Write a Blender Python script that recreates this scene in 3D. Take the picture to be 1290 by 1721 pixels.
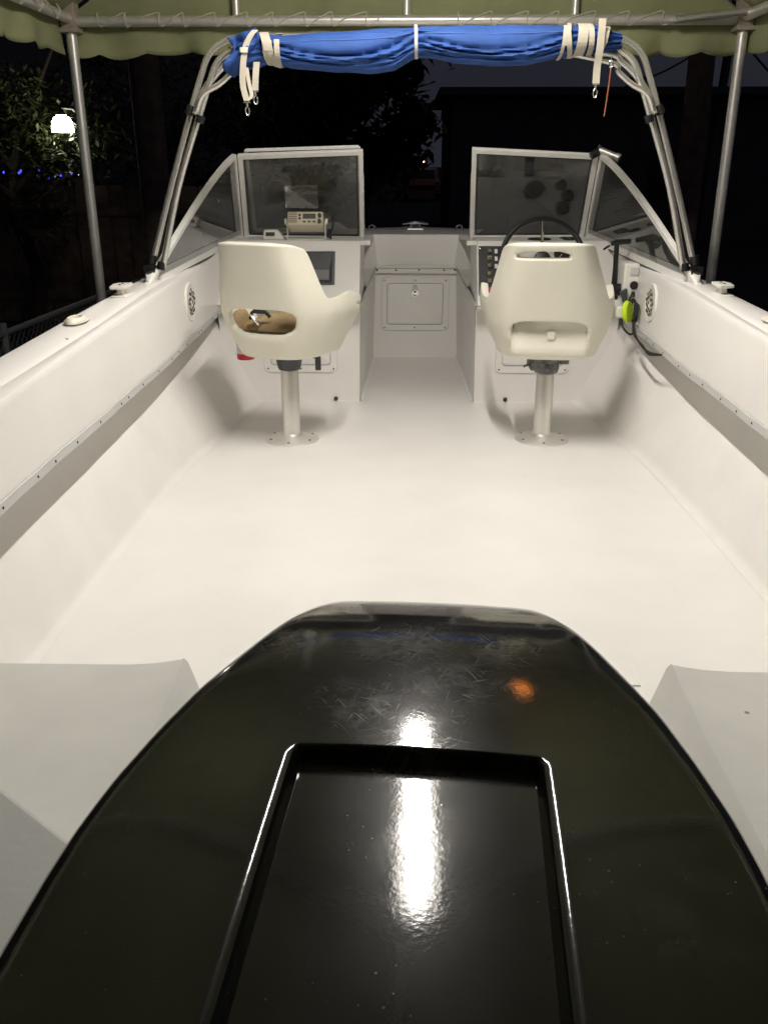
import bpy, bmesh, math, random
from mathutils import Vector, Matrix, noise
random.seed(7)
R = math.radians
PI = math.pi
for o in list(bpy.data.objects): bpy.data.objects.remove(o)
S = bpy.context.scene
COL = S.collection

# ---------------------------------------------------------------- camera
cd = bpy.data.cameras.new("camera"); cam = bpy.data.objects.new("camera", cd); COL.objects.link(cam)
cd.sensor_fit = 'VERTICAL'; cd.sensor_height = 24; cd.lens = 1500/1721*24
cd.clip_start = .02; cd.clip_end = 600
cam.location = (-.065, 0, 1.15)
cam.rotation_euler = (R(90-21.471), 0, R(1.315))
S.camera = cam
# ---------------------------------------------------------------- world: night sky
W = bpy.data.worlds.new("World"); S.world = W; W.use_nodes = True
wn = W.node_tree; bg = wn.nodes['Background']
tc = wn.nodes.new('ShaderNodeTexCoord'); mp = wn.nodes.new('ShaderNodeMapping')
nz = wn.nodes.new('ShaderNodeTexNoise'); rp = wn.nodes.new('ShaderNodeValToRGB')
mp.inputs['Scale'].default_value = (1.2, 1.2, 3)
nz.inputs['Scale'].default_value = 1.6; nz.inputs['Detail'].default_value = 4
rp.color_ramp.elements[0].color = (.0065, .0070, .0100, 1); rp.color_ramp.elements[1].color = (.018, .018, .025, 1)
wn.links.new(tc.outputs['Generated'], mp.inputs[0]); wn.links.new(mp.outputs[0], nz.inputs['Vector'])
wn.links.new(nz.outputs[0], rp.inputs[0]); sx = wn.nodes.new('ShaderNodeSeparateXYZ'); wn.links.new(tc.outputs['Generated'], sx.inputs[0])
mr0 = wn.nodes.new('ShaderNodeMapRange'); mr0.interpolation_type = 'SMOOTHSTEP'
mr0.inputs[1].default_value = -.16; mr0.inputs[2].default_value = .02; mr0.inputs[3].default_value = .12; mr0.inputs[4].default_value = 1
wn.links.new(sx.outputs[0], mr0.inputs[0])
vm = wn.nodes.new('ShaderNodeVectorMath'); vm.operation = 'SCALE'; wn.links.new(rp.outputs[0], vm.inputs[0]); wn.links.new(mr0.outputs[0], vm.inputs['Scale'])
wn.links.new(vm.outputs[0], bg.inputs[0]); bg.inputs[1].default_value = 1.45
# ---------------------------------------------------------------- exposure
S.view_settings.view_transform = 'Standard'; S.view_settings.look = 'None'
S.view_settings.exposure = 0; S.view_settings.gamma = 1
try:
    S.cycles.use_denoising = True
    S.cycles.sample_clamp_indirect = 6
    S.cycles.max_bounces = 10; S.cycles.transmission_bounces = 10; S.cycles.transparent_max_bounces = 12
except Exception: pass
WATT = 49.0      # power of the shop light's tube

# ---------------------------------------------------------------- materials
def mat(name, col, rough=.5, metal=0, bump=0, bscale=40, var=0, vscale=6, coat=0, emit=0, rvar=0, spec=None, col2=None, detail=4, ecol=None, bdist=.002):
    m = bpy.data.materials.new(name); m.use_nodes = True
    nt = m.node_tree; b = nt.nodes['Principled BSDF']
    c = tuple(col)+(1,)
    b.inputs['Base Color'].default_value = c
    b.inputs['Roughness'].default_value = rough; b.inputs['Metallic'].default_value = metal
    if coat: b.inputs['Coat Weight'].default_value = coat; b.inputs['Coat Roughness'].default_value = .06
    if spec is not None: b.inputs['Specular IOR Level'].default_value = spec
    if emit:
        b.inputs['Emission Color'].default_value = tuple(ecol or col)+(1,); b.inputs['Emission Strength'].default_value = emit
    if bump or var or rvar:
        t = nt.nodes.new('ShaderNodeTexCoord')
    if var:
        n = nt.nodes.new('ShaderNodeTexNoise'); n.inputs['Scale'].default_value = vscale; n.inputs['Detail'].default_value = detail
        n.inputs['Roughness'].default_value = .6
        nt.links.new(t.outputs['Object'], n.inputs['Vector'])
        r = nt.nodes.new('ShaderNodeValToRGB'); nt.links.new(n.outputs[0], r.inputs[0])
        r.color_ramp.elements[0].position = .3; r.color_ramp.elements[1].position = .7
        k = col2 or [x*(1-var) for x in col]
        r.color_ramp.elements[0].color = tuple(k)+(1,); r.color_ramp.elements[1].color = c
        nt.links.new(r.outputs[0], b.inputs['Base Color'])
    if rvar:
        n = nt.nodes.new('ShaderNodeTexNoise'); n.inputs['Scale'].default_value = vscale*1.7; n.inputs['Detail'].default_value = 5
        nt.links.new(t.outputs['Object'], n.inputs['Vector'])
        mr = nt.nodes.new('ShaderNodeMapRange'); mr.inputs[3].default_value = max(0, rough-rvar); mr.inputs[4].default_value = rough+rvar
        nt.links.new(n.outputs[0], mr.inputs[0]); nt.links.new(mr.outputs[0], b.inputs['Roughness'])
    if bump:
        n = nt.nodes.new('ShaderNodeTexNoise'); n.inputs['Scale'].default_value = bscale; n.inputs['Detail'].default_value = 5
        nt.links.new(t.outputs['Object'], n.inputs['Vector'])
        bp = nt.nodes.new('ShaderNodeBump'); bp.inputs['Strength'].default_value = bump; bp.inputs['Distance'].default_value = bdist
        nt.links.new(n.outputs[0], bp.inputs['Height']); nt.links.new(bp.outputs[0], b.inputs['Normal'])
    return m

def specks(m, scale, thr, colr, wob=2.0, size=None):
    """adds small dirt specks to a material's own colour"""
    nt = m.node_tree; b = nt.nodes['Principled BSDF']
    t = nt.nodes.new('ShaderNodeTexCoord')
    v = nt.nodes.new('ShaderNodeTexVoronoi'); v.inputs['Scale'].default_value = scale
    nt.links.new(t.outputs['Object'], v.inputs['Vector'])
    n = nt.nodes.new('ShaderNodeTexNoise'); n.inputs['Scale'].default_value = scale*.13
    nt.links.new(t.outputs['Object'], n.inputs['Vector'])
    a = nt.nodes.new('ShaderNodeMath'); a.operation = 'LESS_THAN'; a.inputs[1].default_value = thr
    nt.links.new(v.outputs['Distance'], a.inputs[0])
    c = nt.nodes.new('ShaderNodeMath'); c.operation = 'GREATER_THAN'; c.inputs[1].default_value = .58
    nt.links.new(n.outputs[0], c.inputs[0])
    mu = nt.nodes.new('ShaderNodeMath'); mu.operation = 'MULTIPLY'
    nt.links.new(a.outputs[0], mu.inputs[0]); nt.links.new(c.outputs[0], mu.inputs[1])
    mx = nt.nodes.new('ShaderNodeMix'); mx.data_type = 'RGBA'
    nt.links.new(mu.outputs[0], mx.inputs[0])
    old = [l for l in nt.links if l.to_socket == b.inputs['Base Color']]
    if old: nt.links.new(old[0].from_socket, mx.inputs[6])
    else: mx.inputs[6].default_value = b.inputs['Base Color'].default_value
    mx.inputs[7].default_value = tuple(colr)+(1,)
    nt.links.new(mx.outputs[2], b.inputs['Base Color'])
    return m

M = {}
M['gel'] = specks(mat('white_gelcoat', (.86, .84, .81), .34, bump=.25, bscale=7, var=.06, vscale=2.5, bdist=.006), 9, .022, (.40, .34, .28))
M['wall'] = specks(mat('side_wall_gelcoat', (.86, .84, .81), .36, bump=.3, bscale=9, var=.09, vscale=3.2, detail=8, bdist=.006), 22, .045, (.52, .47, .40))
M['floor'] = specks(mat('floor_gelcoat', (.85, .835, .805), .34, bump=.4, bscale=60, var=.085, vscale=2.2, detail=8), 7, .020, (.45, .40, .33))
M['gelgrey'] = specks(mat('stern_gelcoat', (.74, .73, .70), .42, bump=.3, bscale=30, var=.12, vscale=5), 7, .03, (.30, .22, .14))
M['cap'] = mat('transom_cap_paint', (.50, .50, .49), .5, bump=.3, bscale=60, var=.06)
M['hull'] = mat('hull_paint', (.7, .7, .7), .3)
M['cream'] = mat('cream_plastic', (.80, .775, .665), .42, bump=.25, bscale=120, var=.05, vscale=9)
M['whitepl'] = mat('white_plastic', (.82, .80, .74), .35)
M['beigepl'] = mat('beige_plastic', (.66, .60, .46), .4, bump=.1, bscale=200)
M['alu'] = mat('brushed_aluminium', (.86, .84, .80), .27, .88)
M['alud'] = mat('weathered_aluminium', (.60, .59, .56), .42, .7, var=.2, vscale=30)
M['frame'] = mat('anodised_frame', (.86, .85, .81), .36, .0, var=.10, vscale=35)
M['chrome'] = mat('chrome', (.9, .9, .9), .08, 1)
M['black'] = mat('black_plastic', (.012, .012, .013), .35, bump=.2, bscale=150)
M['rubber'] = mat('black_rubber', (.015, .015, .015), .6)
M['dgrey'] = mat('dark_grey_plastic', (.055, .058, .065), .45, var=.3, vscale=40)
M['corr'] = mat('corroded_bracket', (.22, .22, .21), .55, .5, bump=.6, bscale=90, var=.8, vscale=38, col2=(.03, .035, .04))
M['red'] = mat('red_band', (.62, .03, .05), .45)
M['white'] = mat('white_label', (.80, .80, .78), .4)
M['ink'] = mat('dark_ink', (.03, .03, .03), .5)
M['lime'] = mat('lime_foam', (.62, .85, .03), .5, bump=.2, bscale=80)
M['blue'] = mat('blue_canvas', (.021, .080, .31), .78, bump=.5, bscale=260, var=.3, vscale=14, bdist=.001)
M['seam'] = mat('blue_seam_thread', (.08, .17, .45), .8)
M['web'] = mat('white_webbing', (.52, .48, .39), .8, bump=.8, bscale=420, bdist=.0008)
M['green'] = mat('green_canopy_fabric', (.28, .295, .15), .85, bump=.5, bscale=120, var=.28, vscale=3.2)
M['galv'] = mat('galvanised_pipe', (.78, .76, .72), .36, .62, var=.15, vscale=22)
M['cord'] = mat('lacing_cord', (.50, .46, .38), .8)
M['bracket'] = mat('worn_bracket', (.42, .36, .29), .6, .2, bump=.4, bscale=60, var=.35, vscale=24)
M['wood'] = mat('weathered_timber', (.26, .19, .15), .9, bump=.8, bscale=18, var=.5, vscale=9, bdist=.01)
M['tan'] = mat('tan_cushion', (.44, .32, .17), .85, bump=.4, bscale=90, var=.3, vscale=22)
M['dirt'] = mat('dark_ground', (.085, .087, .09), .95, bump=.6, bscale=4, var=.5, vscale=1.2, bdist=.03)
M['leaf'] = mat('leaf_green', (.050, .070, .022), .5, var=.5, vscale=9)
M['dleaf'] = mat('dark_leaf', (.06, .08, .04), .6)
M['bark'] = mat('bark', (.06, .045, .03), .9, bump=.8, bscale=25, bdist=.01)
M['dark'] = mat('dark_wall', (.20, .20, .21), .9, var=.4, vscale=2)
M['fence'] = mat('fence_wire', (.20, .205, .21), .6, .4)
M['car'] = mat('orange_red_paint', (.62, .17, .09), .3, coat=.5)
M['dred'] = mat('dark_red_paint', (.20, .03, .025), .4)
M['dglass'] = mat('dark_car_glass', (.01, .012, .015), .08)
M['cubby'] = mat('grey_cubby_door', (.17, .17, .18), .45)
M['grate'] = mat('grey_painted_panel', (.55, .55, .54), .5)
M['pedal'] = mat('satin_pedestal', (.80, .78, .74), .42, .55)
M['orange'] = mat('orange_rope', (.36, .12, .05), .8)
M['amber'] = mat('amber_lens', (1, .30, .04), .4, emit=5, ecol=(1, .28, .04))
M['lampw'] = mat('lamp_globe', (1, .93, .82), .4, emit=34, ecol=(1, .90, .78))
M['eblue'] = mat('blue_bulb', (.1, .12, 1), .4, emit=2.2, ecol=(.05, .07, 1))
M['ewhite'] = mat('white_bulb', (1, 1, 1), .4, emit=.9, ecol=(.8, .9, 1))
M['spot'] = mat('marker_bulb', (1, 1, 1), .4, emit=4, ecol=(1, 1, .95))
M['tube'] = mat('lit_tube', (1, .94, .82), .5, emit=90, ecol=(1, .94, .875))
M['gaugeface'] = mat('gauge_face', (.02, .02, .022), .3)
M['lcd'] = mat('radio_screen', (.10, .11, .10), .25)

def glass():
    m = bpy.data.materials.new('tinted_windshield_acrylic'); m.use_nodes = True
    nt = m.node_tree; b = nt.nodes['Principled BSDF']
    b.inputs['Base Color'].default_value = (.62, .64, .64, 1); b.inputs['Roughness'].default_value = .0
    b.inputs['Transmission Weight'].default_value = 1; b.inputs['IOR'].default_value = 1.72
    # dust film, its diffuse raised to stand in for the panes' reflected brightness
    d = nt.nodes.new('ShaderNodeBsdfDiffuse'); d.inputs[0].default_value = (.55, .54, .50, 1)
    t = nt.nodes.new('ShaderNodeTexCoord'); n = nt.nodes.new('ShaderNodeTexNoise'); n.inputs['Scale'].default_value = 5; n.inputs['Detail'].default_value = 6
    nt.links.new(t.outputs['Object'], n.inputs['Vector'])
    mr = nt.nodes.new('ShaderNodeMapRange'); mr.inputs[1].default_value = .35; mr.inputs[2].default_value = .75; mr.inputs[3].default_value = .034; mr.inputs[4].default_value = .070
    nt.links.new(n.outputs[0], mr.inputs[0])
    mx = nt.nodes.new('ShaderNodeMixShader'); nt.links.new(mr.outputs[0], mx.inputs[0])
    nt.links.new(b.outputs[0], mx.inputs[1]); nt.links.new(d.outputs[0], mx.inputs[2])
    nt.links.new(mx.outputs[0], nt.nodes['Material Output'].inputs[0])
    return m
M['glass'] = glass()

def cowl_mat():
    m = bpy.data.materials.new('black_cowl_gelcoat'); m.use_nodes = True
    nt = m.node_tree; b = nt.nodes['Principled BSDF']; L = nt.links.new; N = nt.nodes.new
    t = N('ShaderNodeTexCoord')
    def noise_(sc, det=5, rough=.6, vec=None, dist=0):
        n = N('ShaderNodeTexNoise'); n.inputs['Scale'].default_value = sc; n.inputs['Detail'].default_value = det
        n.inputs['Roughness'].default_value = rough; n.inputs['Distortion'].default_value = dist
        L(vec or t.outputs['Object'], n.inputs['Vector']); return n.outputs[0]
    def ramp(v, a, b_, lo=0, hi=1):
        r = N('ShaderNodeMapRange'); r.inputs[1].default_value = a; r.inputs[2].default_value = b_
        r.inputs[3].default_value = lo; r.inputs[4].default_value = hi; L(v, r.inputs[0]); return r.outputs[0]
    def math_(op, a, b_):
        k = N('ShaderNodeMath'); k.operation = op
        for i, q in enumerate((a, b_)):
            if isinstance(q, (int, float)): k.inputs[i].default_value = q
            else: L(q, k.inputs[i])
        return k.outputs[0]
    # scratches: strongly stretched noise in two directions, only in patches near the nose of the cowl
    tot = None
    for ang, sc in ((18, (620, 30, 20)), (-38, (560, 34, 20)), (64, (680, 40, 20)), (-75, (600, 26, 20))):
        mp = N('ShaderNodeMapping'); mp.inputs['Rotation'].default_value = (0, 0, R(ang)); 
        mp2 = N('ShaderNodeMapping'); mp2.inputs['Scale'].default_value = sc
        wv = N('ShaderNodeTexNoise'); wv.inputs['Scale'].default_value = 9; L(t.outputs['Object'], wv.inputs['Vector'])
        av_ = N('ShaderNodeVectorMath'); av_.operation = 'MULTIPLY_ADD'; L(wv.outputs['Color'], av_.inputs[0]); av_.inputs[1].default_value = (.05, .05, 0); L(t.outputs['Object'], av_.inputs[2])
        L(av_.outputs[0], mp.inputs[0]); L(mp.outputs[0], mp2.inputs[0])
        s = ramp(noise_(1, 3, .5, mp2.outputs[0], .3), .63, .70)
        tot = s if tot is None else math_('MAXIMUM', tot, s)
    sep = N('ShaderNodeSeparateXYZ'); L(t.outputs['Object'], sep.inputs[0])
    def blob(x, y, rad):
        d = N('ShaderNodeVectorMath'); d.operation = 'DISTANCE'; L(t.outputs['Object'], d.inputs[0]); d.inputs[1].default_value = (x, y, .325)
        return ramp(math_('ADD', d.outputs['Value'], math_('MULTIPLY', noise_(22, 3), rad*.7)), rad*1.25, rad*.55)
    patch = None
    for x, y, rad in ((-.055, .47, .065), (.03, .52, .075), (-.02, .60, .09), (.075, .60, .06), (-.15, .60, .05), (.0, .43, .06), (.06, .70, .05), (-.1, .70, .05)):
        k = blob(x, y, rad); patch = k if patch is None else math_('MAXIMUM', patch, k)
    scr = math_('MULTIPLY', tot, patch)
    # dust specks
    v = N('ShaderNodeTexVoronoi'); v.inputs['Scale'].default_value = 95; L(t.outputs['Object'], v.inputs['Vector'])
    sp = math_('MULTIPLY', ramp(v.outputs['Distance'], .07, .10, 1, 0), ramp(noise_(9, 2), .50, .62))
    dust = math_('ADD', math_('MULTIPLY', ramp(noise_(10, 6, .7), .58, .80), .16), math_('MULTIPLY', math_('MULTIPLY', patch, ramp(noise_(26, 6, .7), .45, .75)), .50))
    allm = math_('MAXIMUM', math_('MAXIMUM', math_('MULTIPLY', scr, .36), math_('MULTIPLY', sp, .22)), math_('MULTIPLY', dust, .5))
    mx = N('ShaderNodeMix'); mx.data_type = 'RGBA'; L(allm, mx.inputs[0])
    mx.inputs[6].default_value = (.0075, .0073, .0068, 1); mx.inputs[7].default_value = (.30, .29, .26, 1)
    L(mx.outputs[2], b.inputs['Base Color'])
    b.inputs['Coat Weight'].default_value = 1.0; b.inputs['Specular IOR Level'].default_value = .035
    rr = math_('ADD', ramp(noise_(6, 6), .3, .7, .20, .34), math_('MULTIPLY', allm, .4))
    L(rr, b.inputs['Roughness'])
    L(math_('ADD', ramp(noise_(14, 6, .7), .3, .75, .035, .085), math_('MULTIPLY', allm, .45)), b.inputs['Coat Roughness'])
    bp = N('ShaderNodeBump'); bp.inputs['Strength'].default_value = .09; bp.inputs['Distance'].default_value = .0006
    L(noise_(230, 3), bp.inputs['Height'])
    bp2 = N('ShaderNodeBump'); bp2.inputs['Strength'].default_value = .05; bp2.inputs['Distance'].default_value = .004
    L(noise_(9, 2), bp2.inputs['Height']); L(bp.outputs[0], bp2.inputs['Normal']); L(bp2.outputs[0], b.inputs['Normal']); L(bp2.outputs[0], b.inputs['Coat Normal'])
    return m
M['cowl'] = cowl_mat()

# ---------------------------------------------------------------- helpers
class MB:
    def __init__(s): s.v = []; s.f = []
    def add(s, vs, fs):
        k = len(s.v); s.v += [tuple(p) for p in vs]; s.f += [tuple(i+k for i in f) for f in fs]; return s
    def box(s, c, d, rot=None):
        x, y, z = [q/2 for q in d]
        vs = [Vector((a*x, b*y, e*z)) for a in (-1, 1) for b in (-1, 1) for e in (-1, 1)]
        if rot is not None: vs = [rot @ p for p in vs]
        vs = [p+Vector(c) for p in vs]
        return s.add(vs, [(0, 1, 3, 2), (4, 6, 7, 5), (0, 4, 5, 1), (2, 3, 7, 6), (0, 2, 6, 4), (1, 5, 7, 3)])
    def bar(s, a, b, w, h, up=(0, 0, 1)):
        a = Vector(a); b = Vector(b); d = (b-a); L = d.length; d.normalize()
        u = Vector(up); x = d.cross(u).normalized(); u = x.cross(d)
        rot = Matrix((x, d, u)).transposed()
        return s.box((a+b)/2, (w, L, h), rot)
    def tube(s, pts, r, n=12, caps=True, closed=False):
        P = [Vector(p) for p in pts]; m = len(P)
        rr = r if hasattr(r, '__len__') else [r]*m
        T = []
        for i in range(m):
            if closed: t = P[(i+1) % m]-P[i-1]
            else: t = P[min(i+1, m-1)]-P[max(i-1, 0)]
            T.append(t.normalized())
        a = Vector((0, 0, 1)) if abs(T[0].z) < .9 else Vector((1, 0, 0))
        u = T[0].cross(a).normalized(); vs = []
        for i in range(m):
            u = (u-T[i]*u.dot(T[i])).normalized(); w = T[i].cross(u)
            for k in range(n):
                th = 2*PI*k/n; vs.append(P[i]+(u*math.cos(th)+w*math.sin(th))*rr[i])
        fs = []
        for i in range(m if closed else m-1):
            j = (i+1) % m
            for k in range(n): fs.append((i*n+k, i*n+(k+1) % n, j*n+(k+1) % n, j*n+k))
        if caps and not closed: fs += [tuple(range(n-1, -1, -1)), tuple((m-1)*n+k for k in range(n))]
        return s.add(vs, fs)
    def lathe(s, prof, c=(0, 0, 0), n=32, axis=None):
        vs = []; 
        for r, z in prof:
            for k in range(n):
                th = 2*PI*k/n; vs.append(Vector((max(r, 1e-4)*math.cos(th), max(r, 1e-4)*math.sin(th), z)))
        if axis is not None:
            q = Vector((0, 0, 1)).rotation_difference(Vector(axis)); vs = [q @ p for p in vs]
        vs = [p+Vector(c) for p in vs]; fs = []
        for i in range(len(prof)-1):
            for k in range(n): fs.append((i*n+k, i*n+(k+1) % n, (i+1)*n+(k+1) % n, (i+1)*n+k))
        fs += [tuple(range(n-1, -1, -1)), tuple((len(prof)-1)*n+k for k in range(n))]
        return s.add(vs, fs)
    def strip(s, rows):
        """rows: equal-length lists of points -> quads"""
        n = len(rows[0]); k = []
        for i in range(len(rows)-1):
            for j in range(n-1): k.append((i*n+j, i*n+j+1, (i+1)*n+j+1, (i+1)*n+j))
        return s.add([p for r in rows for p in r], k)
    def poly(s, pts, thick=None, nrm=None):
        if thick is None: return s.add(pts, [tuple(range(len(pts)))])
        P = [Vector(p) for p in pts]
        n = Vector(nrm).normalized() if nrm else (P[1]-P[0]).cross(P[2]-P[0]).normalized()
        m = len(P); vs = [p+n*thick/2 for p in P]+[p-n*thick/2 for p in P]
        fs = [tuple(range(m)), tuple(range(2*m-1, m-1, -1))]+[(i, i+m, (i+1) % m+m, (i+1) % m) for i in range(m)]
        return s.add(vs, fs)
    def build(s, name, m, parent=None, smooth=True, bevel=0, seg=2, sub=0, solid=0, angle=35, loc=None):
        me = bpy.data.meshes.new(name); me.from_pydata(s.v, [], s.f); me.validate()
        bm = bmesh.new(); bm.from_mesh(me); bmesh.ops.recalc_face_normals(bm, faces=bm.faces); bm.to_mesh(me); bm.free()
        o = bpy.data.objects.new(name, me); COL.objects.link(o)
        me.materials.append(M[m] if isinstance(m, str) else m)
        if parent: o.parent = parent
        if smooth:
            for p in me.polygons: p.use_smooth = True
            if not sub:
                try: me.set_sharp_from_angle(angle=R(angle))
                except Exception: pass
        if solid:
            q = o.modifiers.new('solid', 'SOLIDIFY'); q.thickness = solid; q.offset = 0
        if bevel:
            q = o.modifiers.new('bevel', 'BEVEL'); q.width = bevel; q.segments = seg; q.limit_method = 'ANGLE'; q.angle_limit = R(30)
            if smooth:
                q.harden_normals = False
        if sub:
            q = o.modifiers.new('sub', 'SUBSURF'); q.levels = sub; q.render_levels = sub
        if loc: o.location = loc
        return o

def tag(o, label=None, cat=None, group=None, kind=None):
    if label: o['label'] = label
    if cat: o['category'] = cat
    if group: o['group'] = group
    if kind: o['kind'] = kind
    return o
def empty(name, label, cat, loc=(0, 0, 0), rz=0, group=None):
    o = bpy.data.objects.new(name, None); COL.objects.link(o); o.location = loc; o.rotation_euler = (0, 0, rz)
    o.empty_display_size = .1
    return tag(o, label, cat, group)
_scm = {}
def screws(pts, par, off, r_=.004, m='ink', name='screw'):
    for p, ax in pts:
        k = (r_, m, tuple(round(q, 2) for q in ax))
        if k not in _scm:
            q = MB(); q.lathe([(r_, 0), (r_*.85, r_*.4), (0, r_*.6)], (0, 0, 0), 8, ax); o = q.build(name, m, par); _scm[k] = o.data
        else:
            o = bpy.data.objects.new(name, _scm[k]); COL.objects.link(o); o.parent = par
        o.location = Vector(p)-off
def copy_tree(o, parent=None):
    c = o.copy(); COL.objects.link(c); c.parent = parent
    for ch in list(o.children): copy_tree(ch, c)
    return c
def lerp(a, b, t): return a+(b-a)*t
def interp(x, tab):
    if x <= tab[0][0]: return tab[0][1]
    for (a, p), (b, q) in zip(tab, tab[1:]):
        if x <= b: return lerp(p, q, (x-a)/(b-a))
    return tab[-1][1]
def sm(a, b, x):
    t = min(1, max(0, (x-a)/(b-a))); return t*t*(3-2*t)
def spline(pts, n=8):
    P = [Vector(p) for p in pts]; P = [P[0]*2-P[1]]+P+[P[-1]*2-P[-2]]; out = []
    for i in range(1, len(P)-2):
        for k in range(n):
            t = k/n; a, b, c, d = P[i-1:i+3]
            out.append(.5*((2*b)+(-a+c)*t+(2*a-5*b+4*c-d)*t*t+(-a+3*b-3*c+d)*t**3))
    out.append(P[-2]); return out
def rrect(w, h, r, n=5):
    out = []
    for cx, cy, a0 in ((w/2-r, h/2-r, 0), (-w/2+r, h/2-r, 90), (-w/2+r, -h/2+r, 180), (w/2-r, -h/2+r, 270)):
        for k in range(n+1):
            a = R(a0+90*k/n); out.append((cx+r*math.cos(a), cy+r*math.sin(a)))
    return out

# ================================================================ SETTING
GZ = -.66
g = MB(); n = 60
rows = []
for i in range(n+1):
    y = -60+360*(i/n)
    rows.append([(x, y, GZ+.03*noise.noise(Vector((x*.3, y*.3, 0)))*(1 if abs(x) > 2 or y > 9 else 0)) for x in [-200+400*(j/n) for j in range(n+1)]])
tag(g.strip(rows).build('ground', 'dirt'), kind='structure')

# ================================================================ BOAT
boat = empty('motor_boat', 'white open motor boat with walk-through windshield seen from its stern', 'boat', (0, 2.5, GZ))
BO = Vector((0, 2.5, GZ))
class BB(MB):     # boat parts: given in scene coordinates, stored relative to the boat's base
    def build(s, name, m, parent=None, **k):
        s.v = [tuple(Vector(p)-BO) for p in s.v]
        return MB.build(s, name, m, boat if parent is None else parent, **k)

floorw = [(0, .985), (2.0, .985), (2.9, .965), (3.4, .945), (3.8, .905), (4.2, .86), (4.55, .80), (4.7, .78)]
ys = [.35+.0+i*(4.62-.35)/44 for i in range(45)]
zB = [(.3, .60), (2.0, .635), (2.65, .665), (3.35, .690), (3.9, .705), (4.3, .715), (4.62, .775)]
zA = [(.3, .61), (2.14, .646), (2.8, .664), (3.5, .695), (4.3, .715), (4.62, .745)]
zO = [(.3, .61), (2.38, .659), (3.1, .680), (3.8, .697), (4.62, .712), (5.6, .722), (6.3, .712), (7.2, .665)]
xB = [(.3, .985), (2, 1.0), (3.7, 1.0), (4.3, .985), (4.62, .93)]
xA = [(.3, 1.05), (3.6, 1.06), (4.62, 1.04)]
xO = [(.3, 1.13), (2.4, 1.16), (3.9, 1.16), (4.6, 1.13), (5.4, 1.02), (6.2, .78), (6.8, .50), (7.2, .22), (7.35, .05)]
xL = [(.3, .97), (2, .985), (4.3, .985), (4.62, .975)]
zL = [(.3, .395), (1.9, .405), (3.4, .415), (4.62, .45)]
wallx = [(.3, 1.145), (3, 1.145), (4.0, 1.13), (4.62, 1.03)]
# floor
f = BB(); NX = 24
rows = []
for y in ys+[4.70]:
    w = interp(y, floorw); rows.append([(w*(-1+2*j/NX), y, 0) for j in range(NX+1)])
f.strip(rows)
f.strip([[(-.288+.576*j/8, y, 0) for j in range(9)] for y in (4.70, 4.9, 5.1, 5.35, 5.60)])
f.build('cockpit_floor', 'floor')
# side walls (fillet at the floor edge, then up and out to under the side deck)
for s in (-1, 1):
    w = BB(); rows = []
    for y in ys:
        fx = interp(y, floorw); wx = interp(y, wallx); zl = interp(y, zL)+.015
        prof = [(fx-.03, .001), (fx-.012, .004), (fx+.002, .014), (fx+.008, .03)]
        for t in (.12, .25, .4, .55, .7, .85, 1): prof.append((fx+.008+(wx-fx-.008)*t, .03+(zl-.03)*t))
        rows.append([(s*a, y, b) for a, b in prof])
    w.strip(rows).build('side_wall', 'wall')
    p = BB(); rows = []
    for y in ys:
        zl = interp(y, zL); xl = interp(y, xL); xb = interp(y, xB); zb = interp(y, zB)
        prof = [(interp(y, wallx)+.004, zl+.012), (xl+.02, zl+.004), (xl+.004, zl), (xl, zl+.006)]
        for t in (.1, .3, .5, .7, .9): prof.append((lerp(xl, xb, t)-.004*math.sin(PI*t), lerp(zl, zb, t)))
        prof += [(xb-.002, zb-.008), (xb+.002, zb-.002), (xb+.010, zb)]
        rows.append([(s*a, y, b) for a, b in prof])
    p.strip(rows).build('side_panel', 'gel')
    q = BB(); rows = []
    for y in ys:
        xb = interp(y, xB); zb = interp(y, zB); xa = interp(y, xA); za = interp(y, zA); xo = interp(y, xO); zo = interp(y, zO)
        prof = [(xb+.008, zb-.001), (xb+.03, lerp(zb, za, .4)), (xa-.012, za-.006), (xa-.003, za-.001), (xa+.010, za+.003), (lerp(xa, xo, .5), lerp(za, zo, .5)+.004), (xo-.015, zo), (xo-.004, zo-.003), (xo, zo-.012), (xo+.004, zo-.05)]
        rows.append([(s*a, y, b) for a, b in prof])
    q.strip(rows).build('gunwale', 'gel')
    rr = BB(); rr.tube([(s*(interp(y, xO)+.012), y, interp(y, zO)-.06) for y in [.3+7.0*i/50 for i in range(51)]], .02, 8)
    rr.build('rub_rail', 'rubber')
    # trim strip with screws along the lower edge of the side panel
    t_ = BB(); rows = []
    for y in [yy for yy in ys if yy < 4.5]:
        zl = interp(y, zL); xl = interp(y, xL); wv = .0012*math.sin(y*9)+.001*math.sin(y*23)
        prof = [(xl-.001, zl-.008), (xl-.0040, zl-.0075), (xl-.0045, zl+.002), (xl-.0038+wv*.6, zl+.012), (xl-.0045, zl+.018), (xl-.001, zl+.020)]
        rows.append([(s*a, y, b+.002+wv) for a, b in prof])
    to = t_.strip(rows).build('trim_strip', 'grate')
    sc = []
    for k in range(24):
        y = .62+k*.165+random.uniform(-.06, .06); zl = interp(y, zL); xl = interp(y, xL)
        sc.append(((s*(xl-.0045), y, zl+.006), (-s, 0, .1)))
    screws(sc, to, BO, .0042)
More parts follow.
